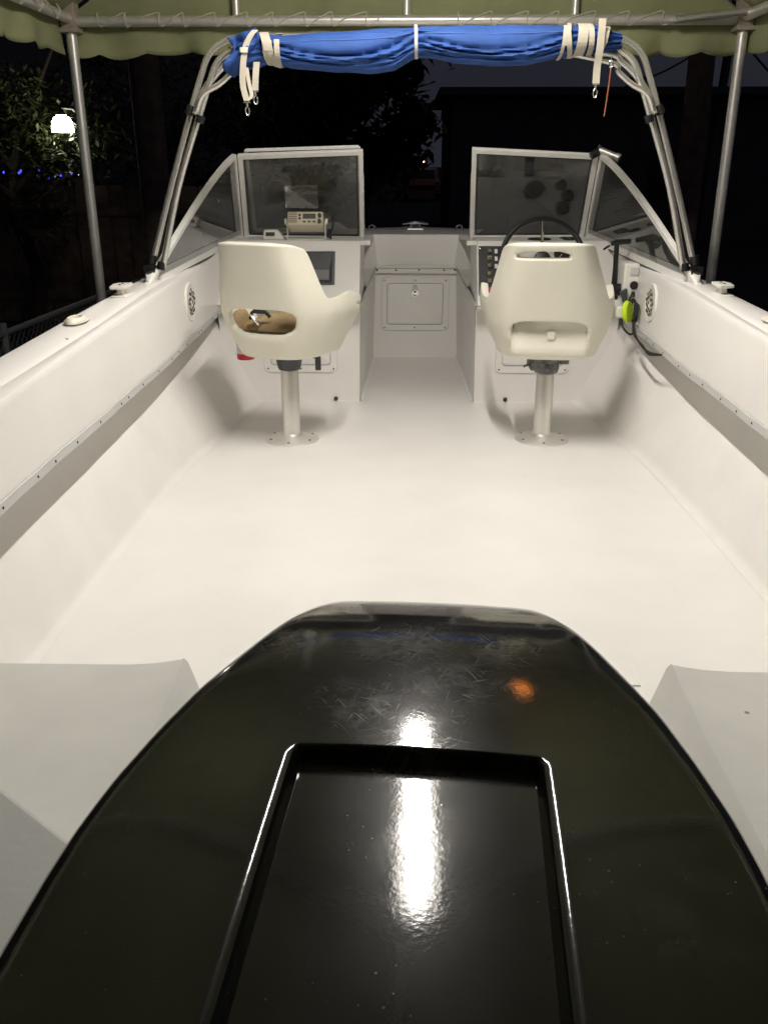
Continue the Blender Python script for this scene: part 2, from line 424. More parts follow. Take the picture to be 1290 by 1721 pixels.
# hull outside
h = BB(); rows = []
for i in range(41):
    y = .3+7.05*i/40; xo = interp(y, xO); zo = interp(y, zO)
    k = sm(4.5, 7.35, y); zc = lerp(-.15, .45, k); zk = lerp(GZ+.02, .30, sm(5.0, 7.35, y)**1.3)
    xc = xo*lerp(.93, .6, k)
    right = [(xo, zo-.012), (xo+.004, zo-.05), (lerp(xo, xc, .5), lerp(zo, zc, .5)), (xc, zc), (xc*.5, lerp(zc, zk, .55)), (0, zk)]
    rows.append([(a, y, b) for a, b in right]+[(-a, y, b) for a, b in reversed(right[:-1])])
h.strip(rows)
h.build('hull', 'hull')
# fore deck (around the walk-through opening)
oe = [(4.60, .292), (4.9, .33), (5.25, .30), (5.62, .25)]
for s in (-1, 1):
    d = BB(); rows = []
    for y in [4.955+.665*i/8 for i in range(9)]:
        e = interp(y, oe); xo = interp(y, xO); zi = lerp(.777, .742, (y-4.955)/.665); zo = interp(y, zO)
        rows.append([(s*e, y, zi-.03), (s*(e+.004), y, zi-.004), (s*(e+.012), y, zi)]+[(s*lerp(e+.012, xo-.015, t), y, lerp(zi, zo, t**1.3)+.01*math.sin(PI*t)) for t in (.2, .4, .6, .8, 1)])
    d.strip(rows).build('fore_deck', 'gel')
d = BB(); rows = []
for y in [5.62+1.7*i/14 for i in range(15)]:
    xo = interp(y, xO)-.015; zo = interp(y, zO)
    rows.append([(xo*t, y, zo+.016*(1-t*t)) for t in [-1+2*j/14 for j in range(15)]])
d.strip(rows).build('bow_deck', 'gel')
# walkway side walls, shelf, bow bulkhead
def wk(y): return interp(y, [(4.46, .290), (5.60, .262)])
def wkt(y): return interp(y, [(4.46, .282), (5.60, .243)])
def shz(y): return interp(y, [(4.46, .493), (5.60, .548)])
for s in (-1, 1):
    b = BB(); rows = []
    for y in [4.47+1.13*i/8 for i in range(9)]:
        rows.append([(s*(wk(y)-.015), y, .002), (s*(wk(y)-.003), y, .008), (s*wk(y), y, .03), (s*lerp(wk(y), wkt(y), .5), y, .27), (s*wkt(y), y, shz(y)-.008), (s*(wkt(y)+.006), y, shz(y))])
    b.strip(rows)
    b.strip([[(s*(wkt(y)+.006), y, shz(y)), (s*(wkt(y)+.35), y, shz(y)+.005)] for y in (4.955, 5.2, 5.4, 5.60)])
    b.build('walkway_side', 'gel')
bk = BB()
bk.strip([[(x, 5.59-.0*abs(x), z) for x in (-.27, -.12, 0, .12, .27)] for z in (0, .15, .3, .45, .552)])
bk.build('bow_bulkhead', 'gel')
bu = BB()
P0 = [(-.60, 5.10), (-.50, 5.28), (-.255, 5.605), (-.12, 5.625), (.12, 5.625), (.255, 5.605), (.50, 5.28), (.60, 5.10)]
bu.strip([[(x*(1-.10*(1-t)) if abs(x) < .3 else x, y-.02*(1-t), lerp(.545, .738, t)) for x, y in P0] for t in (0, .5, 1)])
bu.build('bow_seat_back', 'gel')
tr = BB(); tr.bar((-.60, 5.575, .552), (.60, 5.575, .552), .008, .012); tr.bar((-.26, 5.572, .530), (.26, 5.572, .528), .006, .026)
tro = tr.build('seam_trim', 'whitepl')
for s in (-1, 1): BB().tube([(s*wkt(4.50), 4.50, .497), (s*wkt(5.58), 5.57, .551)], .0045, 6).build('edge_trim', 'grate')
screws([((x, 5.5685, .535), (0, -1, 0)) for x in (-.235, -.12, .02, .17, .235)], tro, BO, .006)
# hatches
def hatch(cx, y, cz, w, hgt, ring=True, knob=True, tilt=0):
    """frame ring + door, facing aft"""
    fr = BB(); o = rrect(w+.07, hgt+.075, .03, 6); i = rrect(w, hgt, .018, 6); n = len(o)
    vs = [(cx+a, y, cz+b) for a, b in o]+[(cx+a*.985, y-.007, cz+b*.98) for a, b in o]+[(cx+a, y-.007, cz+b) for a, b in i]+[(cx+a, y-.001, cz+b) for a, b in i]
    fs = []
    for r_ in range(3):
        for k in range(n): fs.append((r_*n+k, r_*n+(k+1) % n, (r_+1)*n+(k+1) % n, (r_+1)*n+k))
    fr.add(vs, fs); fro = fr.build('hatch_frame', 'gel')
    dr = BB(); i2 = rrect(w-.008, hgt-.008, .016, 6)
    vs = [(cx+a, y-.001, cz+b) for a, b in i2]+[(cx+a, y-.0065, cz+b) for a, b in i2]+[(cx+a*.97, y-.009, cz+b*.96) for a, b in i2]
    fs = [(r_*n+k, r_*n+(k+1) % n, (r_+1)*n+(k+1) % n, (r_+1)*n+k) for r_ in range(2) for k in range(n)]+[tuple(2*n+k for k in range(n))]
    dr.add(vs, fs); dr.build('hatch_door', 'gel', fro)
    gp = BB()
    o = [(cx+a, y-.0012, cz+b) for a, b in rrect(w+.001, hgt+.001, .018, 6)]
    gp.tube(o, .0022, 6, closed=True).build('seal', 'ink', fro)
    screws([((cx+a*(w/2+.014), y-.007, cz+b*(hgt/2+.018)), (0, -1, 0)) for a, b in ((-1, 1), (1, 1), (-1, -1), (1, -1), (0, 1), (0, -1))], fro, BO, .0045)
    if knob:
        kn = BB(); kn.lathe([(.026, 0), (.025, .004), (.018, .006), (.012, .004), (.010, .012), (0, .013)], (cx, y-.009, cz+hgt*.27), 20, (0, -1, 0))
        kn.tube([(cx+.012*math.cos(a), y-.018, cz+hgt*.27+.034+.012*math.sin(a)) for a in [2*PI*k/14 for k in range(14)]], .003, 6, closed=True)
        kn.build('latch', 'chrome', fro)
    return fro
hatch(-.003, 5.588, .33, .345, .25)
hatch(-.590, 4.488, .302, .305, .235, knob=False)
hatch(.580, 4.488, .302, .305, .235, knob=False)

# consoles
def console(s):
    c = BB()
    # lower box: trapezoid front following the hull side
    pts = [(s*.292, 4.495, 0), (s*.80, 4.495, 0), (s*.985, 4.495, .26), (s*1.0, 4.495, .50), (s*.286, 4.495, .50)]
    c.poly([(x, y, z) for x, y, z in pts], .012, (0, -1, 0))
    # upper dash: lip, sloping panel, top
    prof = [(4.49, .492), (4.43, .486), (4.408, .488), (4.400, .497), (4.404, .506)]+[(lerp(4.404, 4.575, t), lerp(.506, .778, t)) for t in (.1, .3, .5, .7, .9, 1)]+[(4.580, .783), (4.592, .7855), (4.66, .786), (4.96, .778)]
    xi, xo = .284, .985
    rows = [[(s*x, y-(.0 if x < .9 else .0), z) for y, z in prof] for x in (xi, xi+.004, .4, .55, .7, .85, xo)]
    rows[0] = [(s*(xi+.001), y+.004, z-.003) for y, z in prof]
    c.strip(rows)
    # inboard cheek closes the dash on the walkway side
    c.add([(s*(xi+.001), y, z-.002) for y, z in prof]+[(s*(xi+.001), 4.96, .49)], [tuple(range(len(prof)+1))])
    # little bracket at the inboard top corner
    o = c.build('console', 'gel', angle=28)
    BB().box((s*.262, 4.62, .772), (.05, .05, .022)).build('hinge_block', 'whitepl', bevel=.004)
    BB().box((s*.33, 4.405, .484), (.10, .030, .014)).build('lip_trim', 'alud', bevel=.002)
    return o
cl = console(-1); cr = console(1)
for cx in (-.415, .452):
    k = BB(); k.lathe([(.011, 0), (.011, .004), (.006, .006), (0, .004)], (cx, 4.482, .012), 14, (0, -1, 0)); k.build('drain_plug', 'ink')
# panel frame of reference on the sloping dash
DU = Vector((0, .171, .272)).normalized(); DN = Vector((0, -.272, .171)).normalized()
def dash(x, t, out=0):  # t 0 at lip .. 1 at top
    return Vector((x, lerp(4.404, 4.575, t), lerp(.506, .778, t)))+DN*out
DR = Matrix((Vector((1, 0, 0)), DU, DN)).transposed()
# left: cubby box
cb = BB()
cx0, cx1 = -.72, -.408; t0, t1 = .29, .84
def ringd(x0, x1, a, b, out): return [dash(x0, a, out), dash(x1, a, out), dash(x1, b, out), dash(x0, b, out)]
v = ringd(cx0, cx1, t0, t1, .004)+ringd(cx0+.012, cx1-.012, t0+.03, t1-.03, .006)+ringd(cx0+.03, cx1-.03, t0+.09, t1-.30, -.0+.0015)
fs = [(k, (k+1) % 4, 4+(k+1) % 4, 4+k) for k in range(4)]+[(4+k, 4+(k+1) % 4, 8+(k+1) % 4, 8+k) for k in range(4)]
cb.add(v, fs); cbo = cb.build('cubby_frame', 'dgrey', smooth=False)
c2 = BB(); c2.poly(ringd(cx0+.03, cx1-.028, t0+.09, t1-.30, .003)); c2.build('cubby_door', 'cubby', cbo)
# right: switch panel
sp = BB(); sp.poly([dash(.293, .13, .004), dash(.445, .13, .004), dash(.445, .93, .004), dash(.293, .93, .004)], .006)
spo = sp.build('switch_panel', 'black', bevel=.002)
for k in range(6):
    t = .84-k*.122
    if k == 5: t -= .02
    BB().box(dash(.345, t, .012), (.022, .022, .012), DR).build('rocker_switch', 'chrome' if k < 5 else 'red', spo, bevel=.003, smooth=False)
    if k not in (3, 4):
        BB().box(dash(.378, t, .0085), (.014, .022, .002), DR).build('switch_label', 'white', spo)
screws([(dash(x, t, .007), DN) for x in (.301, .437) for t in (.17, .89)], spo, BO, .004, 'chrome')
BB().lathe([(.012, 0), (.011, .012), (0, .013)], dash(.425, .24, .007), 14, DN).build('ignition_knob', 'black', spo)
# gauges
def gauge(c, ax, r_):
    c = Vector(c); ax = Vector(ax); gq = BB(); gq.lathe([(r_+.006, 0), (r_+.006, .004), (r_, .006), (r_-.002, .003), (0, .003)], c, 26, ax)
    go = gq.build('gauge', 'black'); u = ax.orthogonal().normalized()
    BB().bar(c+ax*.005, c+ax*.005+u*r_*.7, .003, .001, ax).build('needle', 'white', go)
gauge(dash(.70, .80, .001), DN, .034)
for x, y, r_ in ((.60, 4.645, .052), (.745, 4.628, .026), (.780, 4.685, .028), (.755, 4.750, .031)): gauge((x, y, .7862-.0266*(y-4.66)), (0, 0, 1), r_)
# steering wheel
HC = Vector((.575, 4.33, .722)); HA = Vector((0, -.93, .36)).normalized()
HX = Vector((1, 0, 0)); HY = HA.cross(HX).normalized()
if HY.z < 0: HY = -HY
rim = BB(); rw = .190
rim.tube([HC+HX*rw*math.cos(a)+HY*rw*math.sin(a) for a in [2*PI*k/48 for k in range(48)]], .0125, 10, closed=True)
ro = rim.build('steering_wheel', 'black')
for a in (90, 210, 330):
    e = HC+HX*rw*math.cos(R(a))+HY*rw*math.sin(R(a))
    BB().tube([HC-HA*.02, lerp(HC, e, .5)-HA*.012, e], .0065, 8).build('spoke', 'chrome', ro)
BB().lathe([(.035, -.02), (.04, 0), (.034, .014), (0, .018)], HC, 20, HA).build('hub', 'black', ro)
BB().tube([HC, dash(.575, .65, 0)], .026, 16).build('steering_column', 'black', ro)

# windshield
def wshield(s, A, B, C_, D, F):
    A, B, C_, D, F = map(Vector, (A, B, C_, D, F))
    fr = BB()
    nrm = (C_-B).cross(A-B).normalized()
    for a, b, w, h_ in ((A, B, .022, .020), (B, C_, .020, .022), (C_, D, .020, .024), (D, A, .020, .024)):
        e = (b-a).normalized()*.010
        fr.bar(a-e, b+e, h_, w, nrm)
    ro = fr.build('windshield_frame', 'frame', bevel=.002)
    ins = lambda P, c, k: P+(c-P).normalized()*k
    cc = (A+B+C_+D)/4
    gl = BB(); gl.poly([ins(p, cc, .008) for p in (A, B, C_, D)], .005).build('windshield_pane', 'glass', ro, smooth=False)
    ga = BB()
    q = [ins(p, cc, .026) for p in (A, B, C_, D)]
    for a, b in zip(q, q[1:]+q[:1]): ga.bar(a, b, .006, .008, nrm)
    ga.build('gasket', 'ink', ro)
    # side wing
    off = Vector((s*.026, -.02, 0))
    A2 = A+off; D2 = D+off*1.0
    n2 = (D2-F).cross(A2-F).normalized()
    up = (D2-F).cross(n2).normalized()
    if up.dot(A2-F) > 0: up = -up
    curve = []
    for k in range(17):
        t = k/16; curve.append(lerp(F, D2, t)+up*.037*(4*t*(1-t))**.9*(.62+.76*t))
    fr2 = BB()
    m = 3
    for a, b in zip(curve, curve[1:]):
        e = (b-a).normalized()*.002
        fr2.bar(a-e, b+e, .022, .024, n2)
    fr2.bar(A2, D2, .018, .020, n2)
    r2 = fr2.build('wing_frame', 'frame', bevel=.0015)
    bs = BB()
    lowa = Vector((0, 0, .010))
    bs.bar(F+lowa*1.6, A2+lowa*1.6, .010, .056, n2.cross(A2-F).normalized() if False else (0, 0, 1)).build('wing_sill', 'frame', r2, bevel=.002)
    BB().poly(curve+[A2], .005, n2).build('wing_pane', 'glass', r2, smooth=False)
    gs = BB(); gs.bar(F+Vector((0, 0, .046)), A2+Vector((0, 0, .046)), .012, .005); gs.bar(F+Vector((0, 0, -.013)), A2+Vector((0, 0, -.013)), .013, .004)
    gs.build('wing_gasket', 'ink', r2)
    # hinge strip on inner upright
    hs = BB(); hs.bar(lerp(B, C_, .05)+nrm*0+Vector((-s*.012, -.004, 0)), lerp(B, C_, .75)+Vector((-s*.012, -.004, 0)), .004, .010, nrm)
    hs.build('hinge_strip', 'alud', ro)
wshield(-1, (-.900, 4.90, .780), (-.293, 4.90, .774), (-.283, 4.64, 1.190), (-.868, 4.64, 1.170), (-1.08, 3.59, .690))
wshield(1, (.855, 4.90, .784), (.284, 4.90, .780), (.262, 4.64, 1.198), (.845, 4.64, 1.170), (1.08, 3.60, .693))
# opened centre window folded against the left half
fw = BB()
for a, b in (((-.845, 4.675, 1.198), (-.295, 4.675, 1.214)), ((-.845, 4.675, 1.198), (-.86, 4.93, .81)), ((-.295, 4.675, 1.214), (-.30, 4.93, .81)), ((-.30, 4.93, .81), (-.86, 4.93, .81))):
    fw.bar(a, b, .016, .016, (0, 1, 0))
fo = fw.build('folded_centre_window', 'frame', bevel=.002)
# speakers in the side panels
for s, yy in ((-1, 3.885), (1, 3.905)):
    sx = interp(yy, xB)-.004; zc = .585
    ax = Vector((-s, 0, .02)).normalized()
    gr = BB(); gr.lathe([(.080, -.004), (.082, .003), (.078, .007), (.068, .005), (.060, .004), (.0, .009)], (s*(sx-.003), yy, zc), 36, ax)
    go = gr.build('speaker', 'whitepl')
    sl = BB()
    for k in range(22):
        a = k*2.4; rr_ = .012+.045*math.sqrt(k/22)
        c = Vector((s*(sx-.0125), yy+rr_*math.cos(a), zc+rr_*math.sin(a)))
        sl.box(c, (.002, .008, .014), Matrix.Rotation(a, 3, 'X'))
    sl.build('speaker_slots', 'ink', go)
# cleats and rod holders on the gunwales
def cleat(x, y, z, ang, m, L=.15, nm='deck_cleat'):
    c = BB(); q = Matrix.Rotation(ang, 3, 'Z'); P = lambda a, b, e: Vector((x, y, z))+q @ Vector((a, b, e))
    c.tube([P(0, -L/2, .036), P(0, -L*.30, .041), P(0, 0, .043), P(0, L*.30, .041), P(0, L/2, .036)], [.006, .010, .013, .010, .006], 10)
    for t in (-1, 1): c.tube([P(0, t*L*.16, .04), P(0, t*L*.18, 0)], .010, 10)
    c.box(P(0, 0, .004), (.04, L*.62, .008), q)
    return c.build(nm, m, bevel=.001)
for s, yy in ((-1, 3.33), (1, 3.40)):
    zc = interp(yy, zO)+.002; c = BB()
    x0 = s*1.105
    c.box((x0, yy, zc+.003), (.055, .11, .006)); c.box((x0, yy, zc+.018), (.022, .055, .028))
    c.poly([(x0-.026, yy-.06, zc+.035), (x0+.026, yy-.05, zc+.035), (x0+.030, yy, zc+.038), (x0+.026, yy+.06, zc+.035), (x0-.026, yy+.05, zc+.035), (x0-.03, yy, zc+.038)], .012, (0, 0, 1))
    co = c.build('gunwale_cleat', 'whitepl', bevel=.003)
    screws([((x0, yy+dy, zc+.041), (0, 0, 1)) for dy in (-.018, .018)], co, BO, .006)
for s, yy in ((-1, 2.84), (1, 2.88)):
    zc = interp(yy, zO)+.004; c = BB(); x0 = s*1.105
    n = 30; rows = []
    for sc_, dz in ((1, 0), (.97, .007), (.72, .012), (.62, .016), (.52, .014), (.48, -.01), (.40, -.05)):
        rows.append([(x0+.033*sc_*math.cos(2*PI*k/n), yy+.072*sc_*math.sin(2*PI*k/n)-(.012 if sc_ < .8 else 0), zc+dz) for k in range(n+1)])
    c.strip(rows); c.poly(rows[-1][:-1]); c.build('rod_holder', 'cream')
cleat(0.0, 6.15, .730, R(90), 'chrome', .17, 'bow_cleat')
for x in (-.285, .285):
    c = BB()
    c.tube([(x-.022, 6.1, .725), (x-.02, 6.1, .752), (x, 6.1, .765), (x+.02, 6.1, .752), (x+.022, 6.1, .725)], .005, 8)
    c.build('bow_eye', 'chrome')
# small things on the gunwale: screw
BB().lathe([(.006, 0), (0, .003)], (-1.062, 2.62, .660), 8).build('stray_screw', 'ink')

# stern boxes with slanted inboard faces
def sbox(s, ix):
    b = BB(); yf = 1.315; yb = .45; zt = .35
    x1 = 1.02
    def lipf(x, y): return .010*math.exp(-((x-ix)/.05)**2)*math.exp(-((y-yf)/.07)**2)+.003*math.exp(-((x-ix)/.012)**2)
    top = []
    for i in range(11):
        y = lerp(yf, yb, i/10); e = sm(.06, 0, i/10*(yf-yb))
        row = []
        for j in range(13):
            x = lerp(ix, x1, (j/12)**1.4)
            lip = lipf(x, y)
            row.append((s*x, y, zt+lip-.002*(1 if i == 0 else 0)))
        top.append(row)
    b.strip(top)
    # inboard face, slanting inwards to the floor, and forward face
    b.strip([[(s*ix, y, zt+lipf(ix, y)), (s*(ix-.007), y, zt+lipf(ix, y)-.008), (s*(ix-.035), y, zt-.09), (s*(ix-.06), y, .0)] for y in [lerp(yf, yb, k/16) for k in range(17)]])
    b.strip([[(s*lerp(ix, x1, t), yf, zt+lipf(lerp(ix, x1, t), yf)-.002), (s*lerp(ix-.003, x1, t), yf+.004, zt-.008), (s*lerp(ix-.03, x1, t), yf+.008, zt-.09), (s*lerp(ix-.06, x1, t), yf+.012, 0)] for t in (0, .03, .08, .15, .25, .5, .75, 1)])
    return b.build('stern_box', 'gelgrey', angle=50)
sbox(-1, .436); sbox(1, .388)
# transom with motor cut-out, flat cap running diagonally in from the gunwales
for s in (-1, 1):
    c = BB()
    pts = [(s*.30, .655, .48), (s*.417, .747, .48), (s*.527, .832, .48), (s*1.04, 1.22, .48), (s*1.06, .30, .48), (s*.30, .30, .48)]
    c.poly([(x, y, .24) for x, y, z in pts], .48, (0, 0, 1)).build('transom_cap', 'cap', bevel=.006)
t_ = BB(); t_.box((0, .36, -.02), (2.2, .06, .74)).build('transom', 'gel')
for x_, w_ in ((-.475, .09), (.475, .07)): BB().box((x_*.985, 1.865, .003), (w_*.8, .10, .004)).build('floor_hatch', 'gel', bevel=.001)

# ================================================================ OUTBOARD MOTOR
om = empty('outboard_motor', 'glossy black engine cowl with scratched nose and recessed panel in the foreground', 'outboard motor', (-.080, .20, .36), R(-3.95))
hw = [(-.16, .17), (-.12, .205), (-.05, .232), (.05, .246), (.15, .251), (.26, .251), (.31, .249), (.37, .2425), (.44, .230), (.51, .215), (.59, .191), (.66, .166), (.70, .150), (.745, .132), (.776, .119)]
_hw = hw
def hwf(v): return sum(interp(v+q*.003, _hw+[(.83, .098)]) for q in range(-4, 5))/9
def zt(v): return sum(zt0(v+q*.010) for q in range(-4, 5))/9
def zt0(v): return interp(v, [(-.2, .66), (-.1, .690), (.1, .701), (.35, .704), (.45, .7025), (.55, .698), (.65, .689), (.72, .671), (.776, .650), (.86, .615)])
co = MB(); rows = []
RW = .1025; RF = .412; RD = .016
def fr(u): return u
us = []
NSD = 22
for i in range(NSD): us.append(('o', -1+i/NSD))
mids = [('r', -1.0, 0), ('r', -.985, .10), ('r', -.962, .55), ('r', -.941, .97), ('r', -.939, 1), ('r', -.93, 1)]+[('r', -.93+1.86*k/20, 1) for k in range(1, 20)]+[('r', .93, 1), ('r', .939, 1), ('r', .941, .97), ('r', .962, .55), ('r', .985, .1), ('r', 1.0, 0)]
us += mids
for i in range(1, NSD+1): us.append(('o', i/NSD))
vv = [-.16+(.36)*k/20 for k in range(20)]+[.20+k*(.195)/14 for k in range(15)]
vv = sorted(set([round(q, 5) for q in vv if q < .394]+[.397, .3995, .4025, .4075, .4105, .412, .4132]))
vv += [.4132+(.3628)*(k/34) for k in range(1, 35)]
for v in vv:
    w = hwf(v); row = []
    # recess depth along v: full until .3875, 0 after .400
    dv = 1-sm(.3990, .4120, v) if v > .397 else 1
    if v >= .4115: dv = 0
    for q in us:
        if q[0] == 'r': x = q[1]*RW; d = q[2]
        else:
            t = abs(q[1]); x = math.copysign(RW+(w-RW)*t, q[1]); d = 0
            x = math.copysign(RW+(w-RW)*(1-(1-t)**1.25), q[1])
        un = abs(x)/w
        z = zt(v)-.013*(1-.8*sm(.58, .75, v))*un**2-.005*(1-math.sqrt(max(0, 1-un**18)))
        endf = sm(.768, .776, v)
        z -= .003*endf
        z -= RD*d*dv
        y = v-.10*x*x*sm(.1, .8, v)
        row.append((x, y, z-.36))
    rows.append(row)
co.strip(rows)
# skirt below the rim
nr = len(rows); nc = len(rows[0])
loop = [rows[i][0] for i in range(nr)]+rows[-1][1:-1]+[rows[i][-1] for i in range(nr-1, -1, -1)]+rows[0][-2:0:-1]
ring = [loop]
for (sc_, dz) in ((1.002, .004), (1.003, .012), (1.0, .05), (.99, .12), (.975, .15), (.94, .155)):
    ring.append([(p[0]*sc_, (p[1]-.3)*sc_+.3, p[2]-dz) for p in loop])
ring = [r_+[r_[0]] for r_ in ring]
co.strip(ring)
o = co.build('engine_cowl', 'cowl', om, angle=60)
bm = bmesh.new(); bm.from_mesh(o.data); bmesh.ops.remove_doubles(bm, verts=bm.verts, dist=1e-5); bmesh.ops.recalc_face_normals(bm, faces=bm.faces); bm.to_mesh(o.data); bm.free()
try: o.data.set_sharp_from_angle(angle=R(60))
except Exception: pass
mb = MB(); mb.box((0, -.03, -.10), (.20, .30, .34)); mb.box((0, .0, -.5), (.12, .22, .5)); mb.build('leg', 'black', om, bevel=.02)
mb = MB(); mb.box((0, .13, -.02), (.22, .07, .26)); mb.build('mount_bracket', 'dgrey', om, bevel=.01)

# ================================================================ SEATS
def seat(name, label, x, y, rz, slot, h1, h2, hx0, hx1, collar, D0=.40, arm=.236, bt=.77, t0=.46, t1=.62, tip=.035):
    t = empty(name, label, 'boat seat', (x, y, 0), 0, 'pedestal seats behind the consoles')
    rzr = Matrix.Rotation(rz, 3, 'Z')
    PB = .392     # height of the pan's underside
    NA, NB = 64, 36
    W0 = .258
    sh = MB(); vid = {}
    NH = 9
    zlev = [0, h1*.35, h1*.7]+[lerp(h1, h2, q/NH) for q in range(NH+1)]
    last = h2
    rest = NB-len(zlev)
    def top(a):
        t_ = abs(a)
        base = lerp(.470, arm, sm(t0, t1, t_))
        return base+tip*sm(.70, .92, t_)-.03*sm(.94, 1, t_)-(.006*min(1, t_/.40)**2+.016*min(1, t_/.47)**10)*(1-sm(t0, t0+.08, t_))
    def pos(a, z, zn):
        ph = a*PI/2
        sx = math.copysign(abs(math.sin(ph))**.62, a) if a else 0
        yy = 1-abs(math.cos(ph))**.62 if abs(a) < .999 else 1
        sc_ = lerp(bt, 1, sm(-.02, .15 if slot else .20, z))*(1-.19*sm(.20, .47, z))
        flare = 1+.05*sm(.10, .22, z)*sm(.5, .8, abs(a))
        back = 1-sm(.25, .8, abs(a))
        X = W0*sx*sc_*flare; Y = -.20+D0*yy*lerp(.86, 1, sm(0, .08, z))+.03*(1-sm(0, .08, z))-.105*back*(max(0, z)/.47)**1.15
        return rzr @ Vector((X-(.030*max(0, z)/.47 if slot else 0), Y, 0))+Vector((0, 0, PB+z))
    grid = []
    av = [-1+2*i/NA for i in range(NA+1)]
    # snap two columns to the opening's ends
    def ax_(x): return math.copysign(2/PI*math.asin(min(1, (abs(x)/W0)**(1/.62))), x)
    def xa(a): return W0*math.copysign(abs(math.sin(a*PI/2))**.62, a) if a else 0
    for j in range(NB):
        row = []
        for a in av:
            T = top(a)
            if j < len(zlev): z = min(zlev[j], T*(j+1)/NB+.0) if T < zlev[j]+.02 else zlev[j]
            else: z = lerp(h2, T, (j-len(zlev)+1)/rest)
            row.append(pos(a, z, z/T))
        grid.append(row)
    vs = [p for r_ in grid for p in r_]; fs = []
    n = NA+1
    holes = [((hx0+hx1)/2, (hx1-hx0)/2, 3, 3+NH, 4.0, 1)]
    if slot: holes.append((-.030, .118, NB-5.3, NB-3.4, 6.0, 1))
    def hv(a, jf, h): return abs((xa(a)-h[0])/h[1])**h[4]+abs((jf-(h[2]+h[3])/2)/((h[3]-h[2])/2))**h[4]
    cut = set(); kept = set()
    for j in range(NB-1):
        for i in range(NA):
            am = (av[i]+av[i+1])/2; q4 = [(i, j), (i+1, j), (i+1, j+1), (i, j+1)]
            if abs(am) < .55 and any(hv(am, j+.5, h) < 1 for h in holes): cut.update(q4); continue
            kept.update(q4); fs.append((j*n+i, j*n+i+1, (j+1)*n+i+1, (j+1)*n+i))
    for (i, j) in cut & kept:
        h = min(holes, key=lambda h: hv(av[i], j, h)); F = max(1e-3, hv(av[i], j, h))**(-1/h[4])
        cx_, cj = h[0], (h[2]+h[3])/2
        x_ = cx_+(xa(av[i])-cx_)*F; jf = min(NB-1.01, cj+(j-cj)*F); a_ = ax_(x_)
        def zof(jj):
            T = top(a_)
            return zlev[jj] if jj < len(zlev) else lerp(h2, T, (jj-len(zlev)+1)/rest)
        j0 = int(jf); z_ = lerp(zof(j0), zof(min(NB-1, j0+1)), jf-j0)
        vs[j*n+i] = pos(a_, z_, 0)
    sh.add(vs, fs)
    so = sh.build('seat_shell', 'cream', t, sub=2, solid=.030)
    bev = so.modifiers.move(0, 0)
    # pan
    pn = MB(); rows = []; m = 40
    for sc_, z in ((.5, 0), (.82, .0), (.93, .010), (.97, .03), (.965, .050), (.92, .062), (.70, .056), (.3, .052), (.02, .052)):
        r_ = []
        for k in range(m):
            a = 2*PI*k/m; ca, sa = math.cos(a), math.sin(a)
            X = .185*math.copysign(abs(ca)**.55, ca)*sc_; Y = .02+.205*math.copysign(abs(sa)**.55, sa)*sc_
            r_.append(rzr @ Vector((X, Y, 0))+Vector((0, 0, PB+z)))
        rows.append(r_+[r_[0]])
    pn.strip(rows); pn.poly(rows[0][:-1]); pn.build('seat_pan', 'cream', t)
    if slot:
        lp_ = MB(); rows = []
        for i in range(13):
            u = -1+i/6; e = (1-abs(u)**6)
            rows.append([rzr @ Vector((.158*u, yy_+.012*(1-e), 0))+Vector((0, 0, PB+zz_)) for yy_, zz_ in ((-.165, .012), (-.196, .016), (-.215, .026), (-.220, .040), (-.217, .058), (-.208, .085), (-.198, .110), (-.186, .135), (-.172, .160), (-.158, .180))])
        lp_.strip(rows); lo = lp_.build('inner_lip', 'cream', t, solid=.004)
        nb = MB(); c_ = rzr @ Vector((0, -.207, 0))+Vector((0, 0, PB+.105)); nb.box(c_, (.034, .026, .034), rzr); nb.build('drain_boss', 'cream', lo, bevel=.006)
    # pedestal
    pd = MB(); pd.lathe([(.118, 0), (.118, .004), (.112, .008), (.060, .020), (.044, .026), (.040, .034), (.0385, .05), (.0385, .34), (.030, .35)], (0, 0, 0), 48)
    po = pd.build('pedestal', 'pedal', t, angle=50)
    screws([((.098*math.cos(R(60*k+28)), .098*math.sin(R(60*k+28)), .0105), (0, 0, 1)) for k in range(6)], po, Vector((0, 0, 0)), .006)
    if collar:
        c = MB(); c.lathe([(.046, .315), (.050, .325), (.060, .372), (.074, .388), (.074, .394)], (0, 0, 0), 16)
        cc = c.build('swivel_collar', 'dgrey', t, angle=25)
        l = MB(); l.bar((.03, -.05, .386), (.128, -.055, .380), .02, .014); l.box((.130, -.056, .352), (.024, .018, .058)); l.build('swivel_lever', 'dgrey', cc, bevel=.003)
    else:
        c = MB(); c.box((0, -.01, .370), (.165, .15, .036)); c.box((-.02, -.01, .345), (.115, .12, .045)); c.lathe([(.05, .30), (.055, .32), (.055, .345)], n=20)
        cc = c.build('swivel_bracket', 'corr', t, bevel=.006)
        l = MB(); l.tube([(-.06, -.05, .352), (-.105, -.06, .338)], .005, 8); l.tube([(-.06, -.05, .375), (-.10, -.06, .380), (-.115, -.06, .378)], [.004, .005, .009], 8); l.build('swivel_lever', 'corr', cc)
    return t, rzr, PB
sL, rL, PBL = seat('pedestal_seat', 'cream plastic swivel seat turned right, tan cushion showing through its back, left of walkway', -.56, 3.80, R(-20), False, .110, .212, -.150, .150, True, .345, .246, .68, .51, .61, .014)
sR, rR, PBR = seat('pedestal_seat', 'cream plastic helm seat facing the steering wheel, with hand slot near its top edge', .545, 3.825, R(-6), True, .034, .165, -.155, .155, False)
lg = MB(); lc_ = Vector((-.02, -.285, .745))
